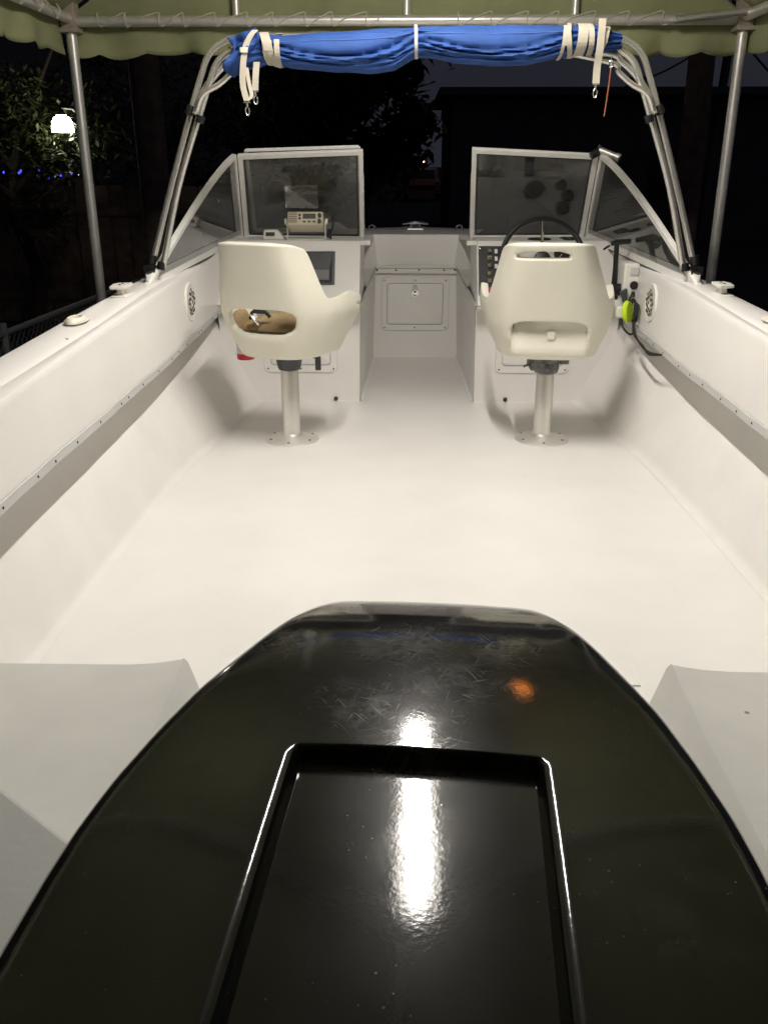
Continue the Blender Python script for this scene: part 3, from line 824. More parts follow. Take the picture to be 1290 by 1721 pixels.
lg.tube([rL @ (lc_+Vector((.040*math.cos(a), -.085*.040*math.sin(a)*0-.0, .040*math.sin(a)))+Vector((0, -.22*(.040*math.sin(a)), 0))) for a in [2*PI*k/32 for k in range(32)]], .0016, 6, closed=True)
lg.build('moulded_ring', 'cream', sL)
# cushion lying on the left seat
cu = empty('seat_cushion', 'tan padded cushion lying on the left swivel seat', 'cushion', (-.56, 3.80, .455), R(-24))
def pillow(m, cx, cy, w, d, h_, mat_, nm, tilt=0, rot=0):
    q = MB(); rows = []; n = 36
    for k in range(13):
        ph = -PI/2+PI*k/12; r_ = abs(math.cos(ph))**.6; z = h_*math.sin(ph)*.5
        rows.append([(cx+w/2*r_*math.copysign(abs(math.cos(2*PI*j/n))**.6, math.cos(2*PI*j/n)), cy+d/2*r_*math.copysign(abs(math.sin(2*PI*j/n))**.6, math.sin(2*PI*j/n)), z+h_/2+.006*math.sin(6*j/n*PI)*r_+tilt*cx) for j in range(n+1)])
    q.strip(rows)
    return q.build(nm, mat_, m)
pillow(cu, .0, .015, .36, .36, .085, 'tan', 'pad')
pillow(cu, -.155, -.12, .05, .10, .12, 'tan', 'piped_edge')
pp = MB(); pp.tube([(-.17+.34*k/20, -.170+.006*math.sin(k*1.3), .040+.006*math.sin(k*.8)) for k in range(21)], .004, 6); pp.build('piping', 'wood', cu)
bk_ = empty('buckled_strap', 'black and white strap end lying on the tan cushion', 'strap', (-.70, 3.70, .545), R(-24))
b1 = MB(); b1.tube(spline([(0, 0, 0), (.02, -.01, .03), (.06, 0, .04), (.09, .01, .01)], 5), .007, 8); b1.box((.05, -.01, .035), (.05, .012, .018)); b1.build('strap', 'black', bk_)
b2 = MB(); b2.tube(spline([(.01, -.012, .02), (.03, -.016, .0), (.05, -.014, -.02)], 5), .006, 8); b2.build('buckle', 'chrome', bk_)

# white canister with red band behind left seat
cn = empty('spray_canister', 'white canister with a red lower band under the left seat', 'canister', (-.795, 4.08, .300))
c = MB(); c.lathe([(.0, 0), (.038, 0), (.040, .004), (.040, .027), (.040, .028)], n=28); c.build('red_band', 'red', cn)
c = MB(); c.lathe([(.0405, .028), (.0405, .12), (.036, .135), (.02, .145), (.0, .146)], n=28); c.build('body', 'white', cn)
c = MB()
def onc(a, z, w, hh): c.box((.041*math.sin(a), -.041*math.cos(a), z), (w, .0015, hh), Matrix.Rotation(a, 3, 'Z'))
for a, z, w, hh in ((-.28, .062, .011, .002), (-.28, .046, .011, .002), (-.38, .054, .002, .016), (-.16, .054, .002, .016), (.12, .052, .006, .009), (.28, .052, .006, .010), (.10, .037, .016, .004)): onc(a, z, w, hh)
c.build('label_print', 'ink', cn)

# ================================================================ DASH ITEMS
rd = empty('vhf_radio', 'beige marine radio on a bracket on the left dash', 'radio', (-.555, 4.62, .786))
rt = Matrix.Rotation(R(-24), 3, 'X')
rc = Vector((0, 0, .083))
q = MB(); q.box(rc, (.175, .10, .070), rt); ro = q.build('case', 'beigepl', rd, bevel=.008, seg=3)
fp = lambda a, b, o_=0: rc+rt @ Vector((a, -.051-o_, b))
q = MB(); q.box(fp(.02, .010, .001), (.062, .002, .024), rt); q.build('screen', 'lcd', ro)
q = MB()
for k in range(6): q.box(fp(-.060, .026-k*.009, .0005), (.040, .002, .003), rt)
q.build('speaker_slots', 'wood', ro)
q = MB()
for a in (.072,):
    for b in (.013, -.016): q.lathe([(.010, 0), (.009, .012), (0, .013)], fp(a, b), 14, rt @ Vector((0, -1, 0)))
q.build('knobs', 'black', ro)
q = MB()
for a in (-.004, .020, .044): q.box(fp(a, -.017, .001), (.014, .003, .006), rt)
for b in (.016, .000): q.lathe([(.006, 0), (.005, .004), (0, .005)], fp(-.027, b), 10, rt @ Vector((0, -1, 0)))
q.build('buttons', 'ink', ro)
q = MB()
for s in (-1, 1): q.bar((s*.094, 0, .002), (s*.094, 0, .09), .03, .004, (s, 0, 0)); q.lathe([(.016, 0), (.014, .010), (0, .011)], (s*.096, 0, .085), 12, (s, 0, 0))
q.box((0, 0, .003), (.19, .04, .004)); q.build('bracket', 'whitepl', rd)
q = MB(); q.tube(spline([(.10, .02, .09), (.125, .03, .11), (.13, .0, .06), (.115, -.02, .02), (.12, .02, .004)], 6), .005, 8); q.tube([(.112, -.01, .01), (.118, -.01, .05)], .012, 10); q.build('cable', 'black', rd)
cpss = empty('dash_display', 'small beige instrument with dark window on the dash beside the radio', 'instrument', (-.725, 4.65, .786))
q = MB(); q.add([(-.05, -.03, 0), (.06, -.03, 0), (.06, .04, 0), (-.05, .04, 0), (-.045, -.01, .045), (.02, -.01, .045), (.02, .03, .045), (-.045, .03, .045)], [(0, 3, 2, 1), (4, 5, 6, 7), (0, 1, 5, 4), (1, 2, 6, 5), (2, 3, 7, 6), (3, 0, 4, 7)])
q.build('case', 'whitepl', cpss, bevel=.006)
q = MB(); q.box((-.012, -.0225, .025), (.045, .003, .018), Matrix.Rotation(R(-24), 3, 'X')); q.build('window', 'ink', cpss)

# engine control on the right side panel
ec = BB(); ec.box((.955, 4.22, .640), (.07, .13, .165)); eo = ec.build('engine_control', 'whitepl', bevel=.010, seg=3)
q = BB(); q.box((.965, 4.152, .688), (.036, .005, .034)); q.build('control_label', 'grate', eo, bevel=.001)
q = BB(); q.lathe([(.019, 0), (.018, .006), (.010, .007), (0, .004)], (.968, 4.153, .627), 20, (0, -1, 0)); q.build('kill_switch', 'black', eo)
q = BB(); q.box((.966, 4.148, .588), (.016, .014, .024)); q.build('key_plug', 'black', eo, bevel=.002)
q = BB(); q.tube([(.900, 4.22, .555), (.895, 4.22, .60), (.893, 4.22, .70), (.893, 4.24, .80)], [.018, .015, .012, .011], 12)
q.tube([(.868, 4.235, .800), (.89, 4.24, .806), (.955, 4.24, .812)], [.010, .013, .011], 10)
q.lathe([(.028, 0), (.028, .03), (.02, .036)], (.925, 4.21, .60), 18, (-1, 0, 0)); q.build('throttle_lever', 'black', eo)
q = BB(); q.tube(spline([(.862, 4.24, .792), (.845, 4.22, .786), (.83, 4.2, .780)], 4), .005, 8); q.build('trim_switch', 'black', eo)
q = BB(); q.poly([(.905, 4.14, .60), (.935, 4.14, .615), (.938, 4.14, .555), (.925, 4.14, .545)], .03, (0, 1, 0)); q.build('lever_base', 'dgrey', eo, bevel=.003)
q = BB(); q.box((.915, 4.12, .515), (.05, .04, .05)); q.build('mount_foot', 'whitepl', eo, bevel=.006)
# floating lime key ring
kf = empty('key_float', 'bright lime foam key float hanging from the engine control box', 'key float', (.935, 4.09, .52))
q = MB(); q.lathe([(.006, -.010), (.036, -.012), (.042, -.006), (.042, .006), (.036, .012), (.006, .010)], (0, 0, 0), 30, (.80, -.62, .15))
fo_ = q.build('float', 'lime', kf); 
fo_.scale = (1, 1, 1.15)
q = MB(); q.tube(spline([(.02, .03, .075), (.01, .01, .06), (0, -.004, .044)], 5), .005, 8); q.build('cord', 'black', kf)
cbd = empty('cable_bundle', 'black cable bundle coiled beside the lime key float', 'cables', (.965, 4.06, .50))
q = MB()
for k in range(5):
    rr_ = .030+.004*k
    q.tube([(-.0+.008*math.sin(a*1+k), rr_*math.cos(a)+.01*k, .02+rr_*1.15*math.sin(a)) for a in [2*PI*j/24 for j in range(24)]], .0038, 6, closed=True)
for k in range(4):
    q.tube(spline([(0, .0+.01*k, -.01), (-.012, -.05, -.05-.006*k), (-.010, -.16-.02*k, -.088), (-.004, -.30, -.098-.003*k), (.014, -.42, -.085)], 7), .0045, 6)
q.build('cables', 'rubber', cbd)
q = MB(); q.tube(spline([(-.05, .04, -.012), (-.045, .02, -.05), (-.02, -.01, -.075), (.0, -.03, -.06)], 5), .005, 6); q.build('loose_end', 'rubber', cbd)
# lamp clamped to the right windshield corner
sl = empty('clamp_light', 'grey cylindrical light in a black clamp on the right windshield corner', 'light', (.845, 4.62, 1.185))
q = MB(); q.tube([(-.028, -.01, -.012), (.022, .0, .012)], .019, 12); q.tube([(.0, 0, .0), (.012, 0, .036)], .009, 10); q.tube([(.045, -.012, -.002), (.098, -.035, -.028)], .016, 12); q.build('clamp', 'black', sl)
q = MB(); q.tube([(.012, -.005, .012), (.085, -.045, -.018)], .0165, 16); q.lathe([(.020, 0), (.021, .02), (.015, .024), (0, .020)], (.082, -.043, -.017), 16, (.85, -.45, -.33)); q.build('light_body', 'alud', sl)

# ================================================================ FOLDED BIMINI TOP
bi = empty('bimini_top', 'folded blue canvas sun top strapped onto bent aluminium bows above the windshield', 'boat canopy', (0, 3.70, .70))
BI = Vector((0, 3.70, .70))
class B2(MB):
    def build(s, name, m, parent=None, **k):
        s.v = [tuple(Vector(p)-BI) for p in s.v]; return MB.build(s, name, m, bi if parent is None else parent, **k)
def bow(dy, dz, foot, kx=0, legs=True, x1=1.082, zb=.765):
    pts = []
    for s in (-1, 1):
        a = [(s*x1, 3.69+dy*.2, zb), (s*(.985+kx*.8), 3.72+dy*.5, 1.06+dz*.3), (s*(.885+kx), 3.75+dy*.8, 1.345+dz*.6), (s*(.846+kx), 3.76+dy, 1.445+dz), (s*(.815+kx), 3.765+dy, 1.512+dz), (s*(.765+kx), 3.77+dy, 1.552+dz), (s*.68, 3.77+dy, 1.572+dz*.85), (s*.35, 3.77+dy*.5, 1.582+dz*.35)]
        if not legs: a = [(s*(.868), 3.70, 1.315), (s*(.850+kx*.35), 3.735+dy*.6, 1.395+dz*.15)]+a[4:]
        pts.append(a)
    return spline(pts[0]+[(0, 3.77+dy*.3, 1.586+dz*.2)]+pts[1][::-1], 5)
B2().tube(bow(.0, .012, 0), .0125, 12).build('frame_bow', 'alu')
B2().tube(bow(-.055, -.020, 0, -.040, x1=1.040, zb=.745), .0125, 12).build('frame_bow', 'alu')
B2().tube(bow(-.03, -.055, 0, -.030, legs=False), .0125, 12).build('frame_bow', 'alu')
B2().tube(bow(-.07, -.095, 0, -.045, legs=False), .010, 12).build('frame_bow', 'alu')
for s in (-1, 1):
    q = B2(); q.tube([(s*.898, 3.72, 1.315), (s*.884, 3.725, 1.345)], .0165, 12); q.tube([(s*.852, 3.69, 1.285), (s*.843, 3.69, 1.31)], .0165, 12); q.build('jaw_slide', 'black')
    q = B2(); q.tube([(s*1.086, 3.69, .765), (s*1.078, 3.69, .80)], .019, 12); q.tube([(s*1.046, 3.675, .742), (s*1.040, 3.68, .772)], .017, 12); q.box((s*1.085, 3.67, .745), (.045, .05, .03)); q.build('eye_end', 'black')
    q = B2(); q.tube([(s*1.088, 3.68, .745), (s*1.098, 3.665, .705)], .011, 10); q.box((s*1.10, 3.66, .705), (.035, .06, .012)); q.build('deck_hinge', 'alud')
# canvas roll
cv = B2(); rows = []; NX_ = 170; NR = 72
def cz(x):
    d = abs(x+.03); pinch = math.exp(-(d/.06)**2)
    bot = interp(x, [(-.69, 1.47), (-.63, 1.475), (-.575, 1.492), (-.5, 1.474), (-.335, 1.459), (-.204, 1.455), (-.11, 1.466), (-.055, 1.500), (-.03, 1.512), (.01, 1.507), (.1, 1.490), (.25, 1.480), (.38, 1.482), (.513, 1.510), (.56, 1.515), (.72, 1.530)])
    top_ = interp(x, [(-.69, 1.565), (-.64, 1.590), (-.528, 1.584), (-.40, 1.592), (-.246, 1.599), (-.03, 1.612), (.4, 1.616), (.62, 1.612), (.72, 1.590)])
    return bot, top_, pinch
def fold_depth(x, f):
    """displacement of the cloth surface at fraction f from the top (0) to the bottom (1) of the front"""
    if x < -.03: u = (x+.57)/.54; side = 0
    else: u = (x+.03)/.56; side = 1
    u = min(1, max(0, u)); sag = math.sin(PI*u)
    d = .010*math.sin(PI*f)*sag
    w_ = .012*noise.noise(Vector((x*4, f*2, 3+side)))
    d += w_
    for k, (b0, c, ww, amp) in enumerate(((.50, .20, .035, .020), (.62, .17, .028, .026), (.74, .14, .030, .022), (.86, .08, .030, .016), (.30, -.12, .03, .006))):
        cc = b0-.10+c*sag+.03*noise.noise(Vector((x*3.1, k*7.7, side*3)))
        am = amp*(.25+.75*sm(.02, .35, abs(sag)))*(.55+.9*abs(noise.noise(Vector((x*2.3+k*5, k, side)))))*(1.2 if side == k % 2 else .8)
        d -= am*math.exp(-((f-cc)/ww)**2); d += am*.55*math.exp(-((f-cc-.07)/(ww*1.3))**2)
    g = math.exp(-((u-.03)/.12)**2)+math.exp(-((u-.97)/.12)**2)    # gathers by the straps
    d += .006*g*math.sin(f*34+x*20)
    return d
for i in range(NX_+1):
    x = lerp(-.690, .718, i/NX_); bot, top_, pin = cz(x)
    hz = (top_-bot)/2; zc = (top_+bot)/2; dy = .072*(1-.22*pin)*(1-.35*sm(.63, .72, abs(x)))
    row = []
    for j in range(NR+1):
        a = 2*PI*j/NR+PI/2; ca, sa = math.cos(a), math.sin(a)
        f = (1-sa)/2; d = fold_depth(x, f) if ca < .3 else .3*fold_depth(x, f)
        ex = abs(sa)**.8*(1 if sa > 0 else -1)
        row.append((x+.006*noise.noise(Vector((sa*2, ca*2, x*3))), 3.728+ca*dy+(-d if ca < 0 else d*.5), zc+ex*hz+.004*noise.noise(Vector((x*9, sa*2, 7)))-d*.35*(sa < 0)*abs(sa)))
    rows.append(row)
cv.strip(rows); cv.poly(rows[0][:-1]); cv.poly(rows[-1][:-1])
cvo = cv.build('canvas', 'blue', angle=80)
for k, (x0, x1) in enumerate(((-.55, -.05), (.0, .50))):
    q = B2(); q.tube([(lambda x, b_, t_: (x, 3.728-.0735*math.sqrt(max(0, 1-(1-2*.30)**2))-fold_depth(x, .30)-.0005, lerp(t_, b_, .26)))(x, *cz(x)[:2]) for x in [lerp(x0, x1, i/40) for i in range(41)]], .0013, 5)
    q.build('seam', 'seam', cvo)
# loose canvas corner at the left end and collar at right end
lc = B2(); rows = []
for i in range(13):
    t = i/12; rows.append([(lerp(-.725, -.620, u)+.018*math.sin(t*5), 3.66+.03*math.sin(u*3+t*6)+.012*math.sin(u*9)+.01*t, lerp(1.605, 1.44+.07*abs(u-.30), t)-.035*(1-u)*(1-t)) for u in [k/10 for k in range(11)]])
lc.strip(rows).build('loose_corner', 'blue', cvo, solid=.004)
# webbing straps
def ribbon(mb, pts, w, wdir):
    P = spline(pts, 6); rows = []
    for i, p in enumerate(P):
        d = Vector(wdir(i/len(P))) if callable(wdir) else Vector(wdir)
        d = d.normalized()*w/2
        rows.append([p-d, p+d])
    mb.strip(rows)
def wrap(mb, xt, xb, w=.03, a0=0.0, a1=1.0, out=.012):
    """band round the roll: xt at the top, xb at the bottom of the front; a0..a1 = part of the turn, 0 top, .5 bottom"""
    rows = []
    for k in range(33):
        t = lerp(a0, a1, k/32); a = 2*PI*t+PI/2; x = lerp(xt, xb, t*2) if t < .5 else lerp(xb, xt, t*2-1); b_, t_, pin = cz(x)
        hz = (t_-b_)/2+.006; zc = (t_+b_)/2; sa = math.sin(a)
        ex = abs(sa)**.8*(1 if sa > 0 else -1)
        rows.append([(x+e*w/2, 3.728+math.cos(a)*(.072*(1-.22*pin)+out), zc+ex*hz) for e in (-1, -.33, .33, 1)])
    mb.strip(rows)
def band(xt, xb, w, a0=0.0, a1=1.0, out=.012, m='web', nm='webbing_strap'):
    q = B2(); wrap(q, xt, xb, w, a0, a1, out); return q.build(nm, m, solid=.0022, smooth=False)
band(-.590, -.572, .024, out=.014); band(-.600, -.545, .034, 0, .28, out=.018); band(-.585, -.548, .022, .2, .55, out=.016); band(-.540, -.538, .020, .18, 1.0, out=.020)
band(.527, .506, .014, 0, .30, out=.016); band(.500, .538, .018, .12, .9, out=.018); band(.512, .494, .012, .14, .5, out=.012)
band(.575, .562, .036, out=.018); band(.594, .606, .020, out=.022); band(.668, .632, .019, out=.018)
band(-.034, -.030, .012, 0, 1, out=.010, m='grate', nm='centre_tie')
h1 = B2(); ribbon(h1, [(-.615, 3.640, 1.592), (-.632, 3.632, 1.572), (-.652, 3.628, 1.535), (-.664, 3.626, 1.47), (-.668, 3.63, 1.41), (-.657, 3.63, 1.358)], .022, (1, .2, 0))
ribbon(h1, [(-.657, 3.632, 1.358), (-.640, 3.640, 1.375), (-.648, 3.645, 1.42), (-.655, 3.648, 1.47)], .014, (1, .3, 0)); h1o = h1.build('hanging_strap', 'web', solid=.002, smooth=False)
h2_ = B2(); ribbon(h2_, [(-.618, 3.66, 1.49), (-.624, 3.655, 1.44), (-.628, 3.655, 1.395)], .023, (1, .1, 0)); h2o = h2_.build('hanging_strap', 'web', solid=.002, smooth=False)
h3 = B2(); ribbon(h3, [(.634, 3.640, 1.625), (.632, 3.628, 1.58), (.630, 3.628, 1.52), (.628, 3.64, 1.47), (.628, 3.64, 1.415)], .026, (1, .05, 0)); h3o = h3.build('hanging_strap', 'web', solid=.002, smooth=False)
def hook(x, y, z, par):
    q = B2(); q.box((x, y, z), (.024, .007, .005)); q.tube([(x, y, z), (x, y, z-.018)], .004, 8)
    q.tube([(x+.007*math.sin(a), y, z-.030-.011*math.cos(a)*1.3) for a in [R(-180+k*24) for k in range(14)]], .0026, 6)
    q.build('snap_hook', 'alu', par)
hook(-.657, 3.632, 1.353, h1o); hook(-.628, 3.655, 1.392, h2o); hook(.628, 3.64, 1.412, h3o)
q = B2(); q.box((-.657, 3.621, 1.525), (.028, .007, .018)); q.build('strap_buckle', 'cream', h1o, bevel=.002)
orp = empty('hanging_cord', 'thin orange cord with a shackle hanging under the right end of the folded top', 'cord', (.682, 3.66, 1.505))
q = MB(); q.tube(spline([(0, 0, -.035), (-.002, 0, -.09), (-.010, .0, -.20)], 5), .0023, 6); q.build('cord', 'orange', orp)
q = MB(); q.tube([(0, 0, 0), (0, 0, -.012)], .003, 6); q.tube([(.006*math.sin(a), 0, -.024-.012*math.cos(a)) for a in [2*PI*k/12 for k in range(12)]], .0028, 6, closed=True); q.build('shackle', 'chrome', orp)

# ================================================================ SHELTER (canopy on pipe frame)
sh = empty('canopy_shelter', 'green fabric canopy with scalloped valance on a galvanised pipe frame over the boat', 'canopy', (0, 1.5, GZ))
SO = Vector((0, 1.5, GZ))
class B3(MB):
    def build(s, name, m, parent=None, **k):
        s.v = [tuple(Vector(p)-SO) for p in s.v]; return MB.build(s, name, m, sh if parent is None else parent, **k)
XL, XR, YF, YB, ZE = -1.61, 1.455, 4.60, -2.2, 1.745
ZR = 2.75; XM = -.07
for x, y in ((XL, YF), (XR, YF), (XL, YB), (XR, YB)):
    po = B3().tube([(x, y, GZ), (x, y, ZE+.01)], .0245, 20).build('post', 'galv')
    if y > 0:
        b_ = B3(); b_.box((x, y-.0, ZE+.075), (.070, .070, .225)); b_.box((x, y, ZE-.038), (.088, .088, .018)); b_.build('corner_bracket', 'bracket', po, bevel=.003)
        q = B3(); q.lathe([(.007, 0), (0, .003)], (x+.005, y-.039, ZE+.0), 10, (0, -1, 0)); q.build('bolt', 'ink', po)
B3().tube([(XL+.03, YF, ZE), (XR-.03, YF, ZE)], .0225, 16).build('front_rail', 'galv')
B3().tube([(XL, YB, ZE), (XR, YB, ZE)], .0225, 16).build('rear_rail', 'galv')
for x in (XL, XR): B3().tube([(x, YB, ZE), (x, YF-.03, ZE+.012)], .0225, 16).build('side_rail', 'galv')
B3().tube([(XM, YB, ZR), (XM, YF, ZR)], .0225, 12).build('ridge_pipe', 'galv')
for y in (YF+.065, 2.3, 0, YB-.06):
    for x in (XL, XR): B3().tube([(x, y, ZE+(.02 if y != YF else 0)), (XM, y, ZR)], .020, 12).build('rafter', 'galv')
for x in (-.843, -.068, .692):
    zt_ = lerp(ZR, ZE, abs(x-XM)/(XR-XM))
    B3().tube([(x, YF, ZE+.02), (x, YF, zt_)], .017, 14).build('gable_strut', 'galv')
# loose pipe crossing the right corner
B3().tube([(1.13, 4.555, 1.738), (1.55, 4.50, 1.775), (2.3, 4.42, 1.84)], .0175, 14).build('brace_pipe', 'alu')
# lacing
def lace(p0, p1, n, rr_, start, out):
    q = B3(); P0_, P1_ = Vector(p0), Vector(p1); d = (P1_-P0_); L = d.length; d.normalize(); sd = Vector(out); up = Vector((0, 0, 1)); pts = []
    for i in range(n):
        base = P0_+d*(L*(i+.5)/n+random.uniform(-.015, .015)); st = L/n
        pts += [base+up*.034+sd*.012, base+sd*.027+up*.01, base-up*.024+sd*.008+d*.01, base+d*st*.45+sd*.026+up*.006]
    q.tube(spline(pts, 4), .0028, 5); return q.build('lacing', 'cord')
lace((XL+.06, YF, ZE), (XM-.12, YF, ZE), 10, .03, 0, (0, -1, 0)); lace((XM+.15, YF, ZE), (XR-.30, YF, ZE), 7, .03, 0, (0, -1, 0))
lace((XL, YF-.1, ZE+.01), (XL, .4, ZE+.01), 22, .03, 0, (1, 0, 0))
# roof, gable and valances
rf = B3(); rows = []
for i in range(29):
    y = lerp(YB, YF+.03, i/28); row = []
    for j in range(25):
        t = j/24; x = lerp(XL-.03, XM, t*2) if t < .5 else lerp(XM, XR+.03, t*2-1)
        z = lerp(ZE, ZR, t*2) if t < .5 else lerp(ZR, ZE, t*2-1)
        s_ = abs(math.sin(PI*((y-YB)/(YF-YB))*3))*math.sin(PI*min(1, abs(t-.5)*2))
        row.append((x, y, z+.032-.035*s_+.01*noise.noise(Vector((x*2, y*2, 0)))))
    rows.append(row)
rf.strip(rows).build('roof_fabric', 'green')
for yg, ss in ((YF+.035, 1), (YB-.035, -1)):
    gb = B3(); rows = []
    for i in range(41):
        x = lerp(XL, XR, i/40); zt_ = lerp(ZR, ZE, abs(x-XM)/((XR-XM) if x > XM else (XM-XL)))+.03
        rows.append([(x, yg+.012*noise.noise(Vector((x*4, z_*3, 1))), lerp(ZE-.005, zt_, z_)) for z_ in (0, .05, .2, .5, .8, 1)])
    gb.strip(rows).build('gable_fabric', 'green')
def valance(p0, p1, nsc, nm='valance', drop=.125, seed=0, out=(0, 1, 0)):
    q = B3(); P0_, P1_ = Vector(p0), Vector(p1); O = Vector(out); N_ = nsc*14; rows = []
    for i in range(N_+1):
        t = i/N_; c = P0_.lerp(P1_, t); ph = t*nsc+.32*noise.noise(Vector((t*nsc*.55, seed*2.3, 1)))
        dr = drop+(.020+.012*noise.noise(Vector((t*nsc*.5, seed, 5))))*abs(math.sin(PI*ph))**.7+.018*noise.noise(Vector((t*9, seed, 0)))
        row = []
        for k in range(8):
            v_ = k/7; wob = (.022*math.sin(ph*PI*1.3+seed)+.045*noise.noise(Vector((t*11+seed, v_*.8, 2))))*v_
            row.append(c+O*wob+Vector((0, 0, .02-(dr+.02)*v_)))
        rows.append(row)
    q.strip(rows).build(nm, 'green', solid=.002)
valance((XL-.04, YF+.045, ZE), (XR+.04, YF+.045, ZE), 17, seed=3)
valance((XL-.045, YF+.04, ZE), (XL-.045, YB, ZE), 30, seed=9, out=(-1, 0, 0))
valance((XR+.045, YF+.04, ZE), (XR+.045, YB, ZE), 30, seed=5, out=(1, 0, 0))

# ================================================================ SHOP LIGHT over the cockpit (its reflection runs down the cowl)
lt = empty('shop_light', 'long white tube light hanging under the canopy ridge', 'ceiling light', (0.0, 2.68, 2.38))
q = MB(); q.poly([(-.075, -.66, 0), (.075, -.66, 0), (.04, -.66, .05), (-.04, -.66, .05)]); 
rows = [[(x, y, z) for x, z in ((-.08, -.012), (-.078, -.002), (-.04, .05), (.04, .05), (.078, -.002), (.08, -.012))] for y in (-.66, .66)]
q = MB(); q.strip(rows); q.poly(rows[0]); q.poly(rows[1]); q.build('housing', 'white', lt)
for x in (0,):
    q = MB(); q.tube([(x, -.61, -.006), (x, .61, -.006)], .0150, 16); q.build('tube', 'tube', lt)
q = MB()
for y in (-.5, .5): q.tube([(0, y, .05), (-.07, y, .37)], .003, 6)
q.build('chain', 'galv', lt)
al = bpy.data.lights.new('tube_light', 'AREA'); al.shape = 'RECTANGLE'; al.size = .022; al.size_y = 1.20; al.energy = WATT; al.color = (1, .94, .875)
alo = bpy.data.objects.new('tube_light', al); COL.objects.link(alo); alo.parent = lt; alo.location = (0, 0, -.027)
am = empty('amber_lamp', 'small amber lamp hanging beneath the canopy, mirrored as an orange spot on the cowl', 'lamp', (.62, 3.45, 2.02))
q = MB(); q.lathe([(0, -.075), (.03, -.068), (.052, -.045), (.055, -.02), (.045, .005), (.02, .02)], n=20); q.build('bulb', 'amber', am)
q = MB(); q.tube([(0, 0, .015), (0, 0, .06)], .014, 10); q.tube([(0, 0, .05), (0, 0, .36)], .003, 6); q.build('holder', 'black', am)

# ================================================================ NIGHT BACKGROUND
def trunk_post(x, y, w, lean, label, nm='timber_post'):
    q = MB(); rows = []
    for i in range(15):
        t = i/14; z = lerp(GZ, 4.2, t); r_ = w/2*(1-.15*t)
        rows.append([(lean*t+r_*math.cos(a)*(1+.06*noise.noise(Vector((math.cos(a)*2, math.sin(a)*2, z*.7+x)))), r_*math.sin(a)*(1+.06*noise.noise(Vector((math.cos(a)*2, math.sin(a)*2, z*.7+x+9)))), z-GZ) for a in [2*PI*k/16 for k in range(17)]])
    q.strip(rows); o = q.build(nm, 'wood', None, loc=(x, y, GZ)); return tag(o, label, 'post', 'timber posts behind the shelter')
trunk_post(-2.02, 7.4, .25, -.02, 'weathered brown timber post behind the left bimini bows')
trunk_post(2.13, 7.4, .21, -.05, 'weathered brown timber post behind the right windshield wing')
# fence on the left: chain link with top rail
fc = empty('chain_link_fence', 'dark chain link fence with a pipe top rail left of the boat', 'fence', (-2.6, 5, GZ))
def fpt(t, z): return Vector((lerp(-2.75, -2.35, t)+2.6, lerp(3.0, 9.5, t)-5, z))
q = MB(); q.tube([fpt(0, .78), fpt(.5, .80), fpt(1, .82)], .021, 10); q.build('top_rail', 'fence', fc)
for t in (.1, .4, .7, 1):
    q = MB(); q.tube([fpt(t, 0), fpt(t, .86)], .024, 10); q.build('fence_post', 'fence', fc)
q = MB(); nlk = 95
for k in range(nlk):
    a = k/nlk; b_ = a+.12
    for (u, w_) in ((a, b_), (b_, a)):
        if u <= 1 and w_ <= 1: q.tube([fpt(u, .02), fpt(w_, .79)], .0016, 4, caps=False)
q.build('wire_mesh', 'fence', fc)
# taller board fence further back on the left
bf = empty('board_fence', 'tall dim board fence standing behind the chain link fence at far left', 'fence', (-4.6, 10.6, GZ))
q = MB()
for k in range(30): q.box((-2.9+k*.2, .012*math.sin(k*2.7), .80), (.188, .02, 1.5+.012*math.sin(k*1.9)))
q.build('board_panel', 'wood', bf)
for zz in (.35, 1.28): MB().box((0, -.035, zz), (6.0, .045, .09)).build('rail', 'wood', bf)
for k in range(4): MB().box((-2.8+k*1.85, -.07, .80), (.10, .08, 1.66)).build('fence_post', 'wood', bf)
# tree lit by the lamp
def tree(nm, label, x, y, h0, crown, nleaf, lsz, trunkr, ml, seed, flat=1.0):
    random.seed(seed); t = empty(nm, label, 'tree', (x, y, GZ), 0, 'trees beyond the shelter')
    q = MB(); q.tube(spline([(0, 0, 0), (.1, .05, h0*.4), (-.05, 0, h0*.8), (.1, .1, h0*1.3)], 5), [trunkr*(1-.55*i/15) for i in range(16)], 10)
    for k in range(7):
        a = k*2.1; L = crown*random.uniform(.5, .9)
        q.tube(spline([(0, 0, h0*.7+.1*k), (L*.5*math.cos(a), L*.5*math.sin(a), h0*.9+.15*k), (L*math.cos(a), L*math.sin(a), h0*1.1+.2*k)], 4), [trunkr*.4*(1-.8*i/8) for i in range(9)], 6)
    q.build('trunk', 'bark', t)
    c = MB(); cl_ = []
    for k in range(46):
        d = Vector((random.gauss(0, 1), random.gauss(0, 1), random.gauss(0, .75)*flat)); d = d.normalized()*random.uniform(.25, 1)*crown
        cl_.append((d+Vector((0, 0, h0*1.25)), random.uniform(.15, .34)*crown))
    for k in range(nleaf):
        c0, r_ = random.choice(cl_); d = Vector((random.gauss(0, .5), random.gauss(0, .5), random.gauss(0, .45)))*r_
        p = c0+d; a = random.uniform(0, 2*PI); b_ = random.uniform(-1, .4)
        u = Vector((math.cos(a)*math.cos(b_), math.sin(a)*math.cos(b_), math.sin(b_))); w_ = u.cross(Vector((random.uniform(-.4, .4), random.uniform(-.4, .4), 1))).normalized()
        s_ = lsz*random.uniform(.6, 1.3)
        c.add([p-u*s_, p+w_*s_*.34+Vector((0, 0, .1*s_)), p+u*s_, p-w_*s_*.34+Vector((0, 0, .1*s_))], [(0, 1, 2, 3)])
    c.build('crown', ml, t, smooth=False); return t
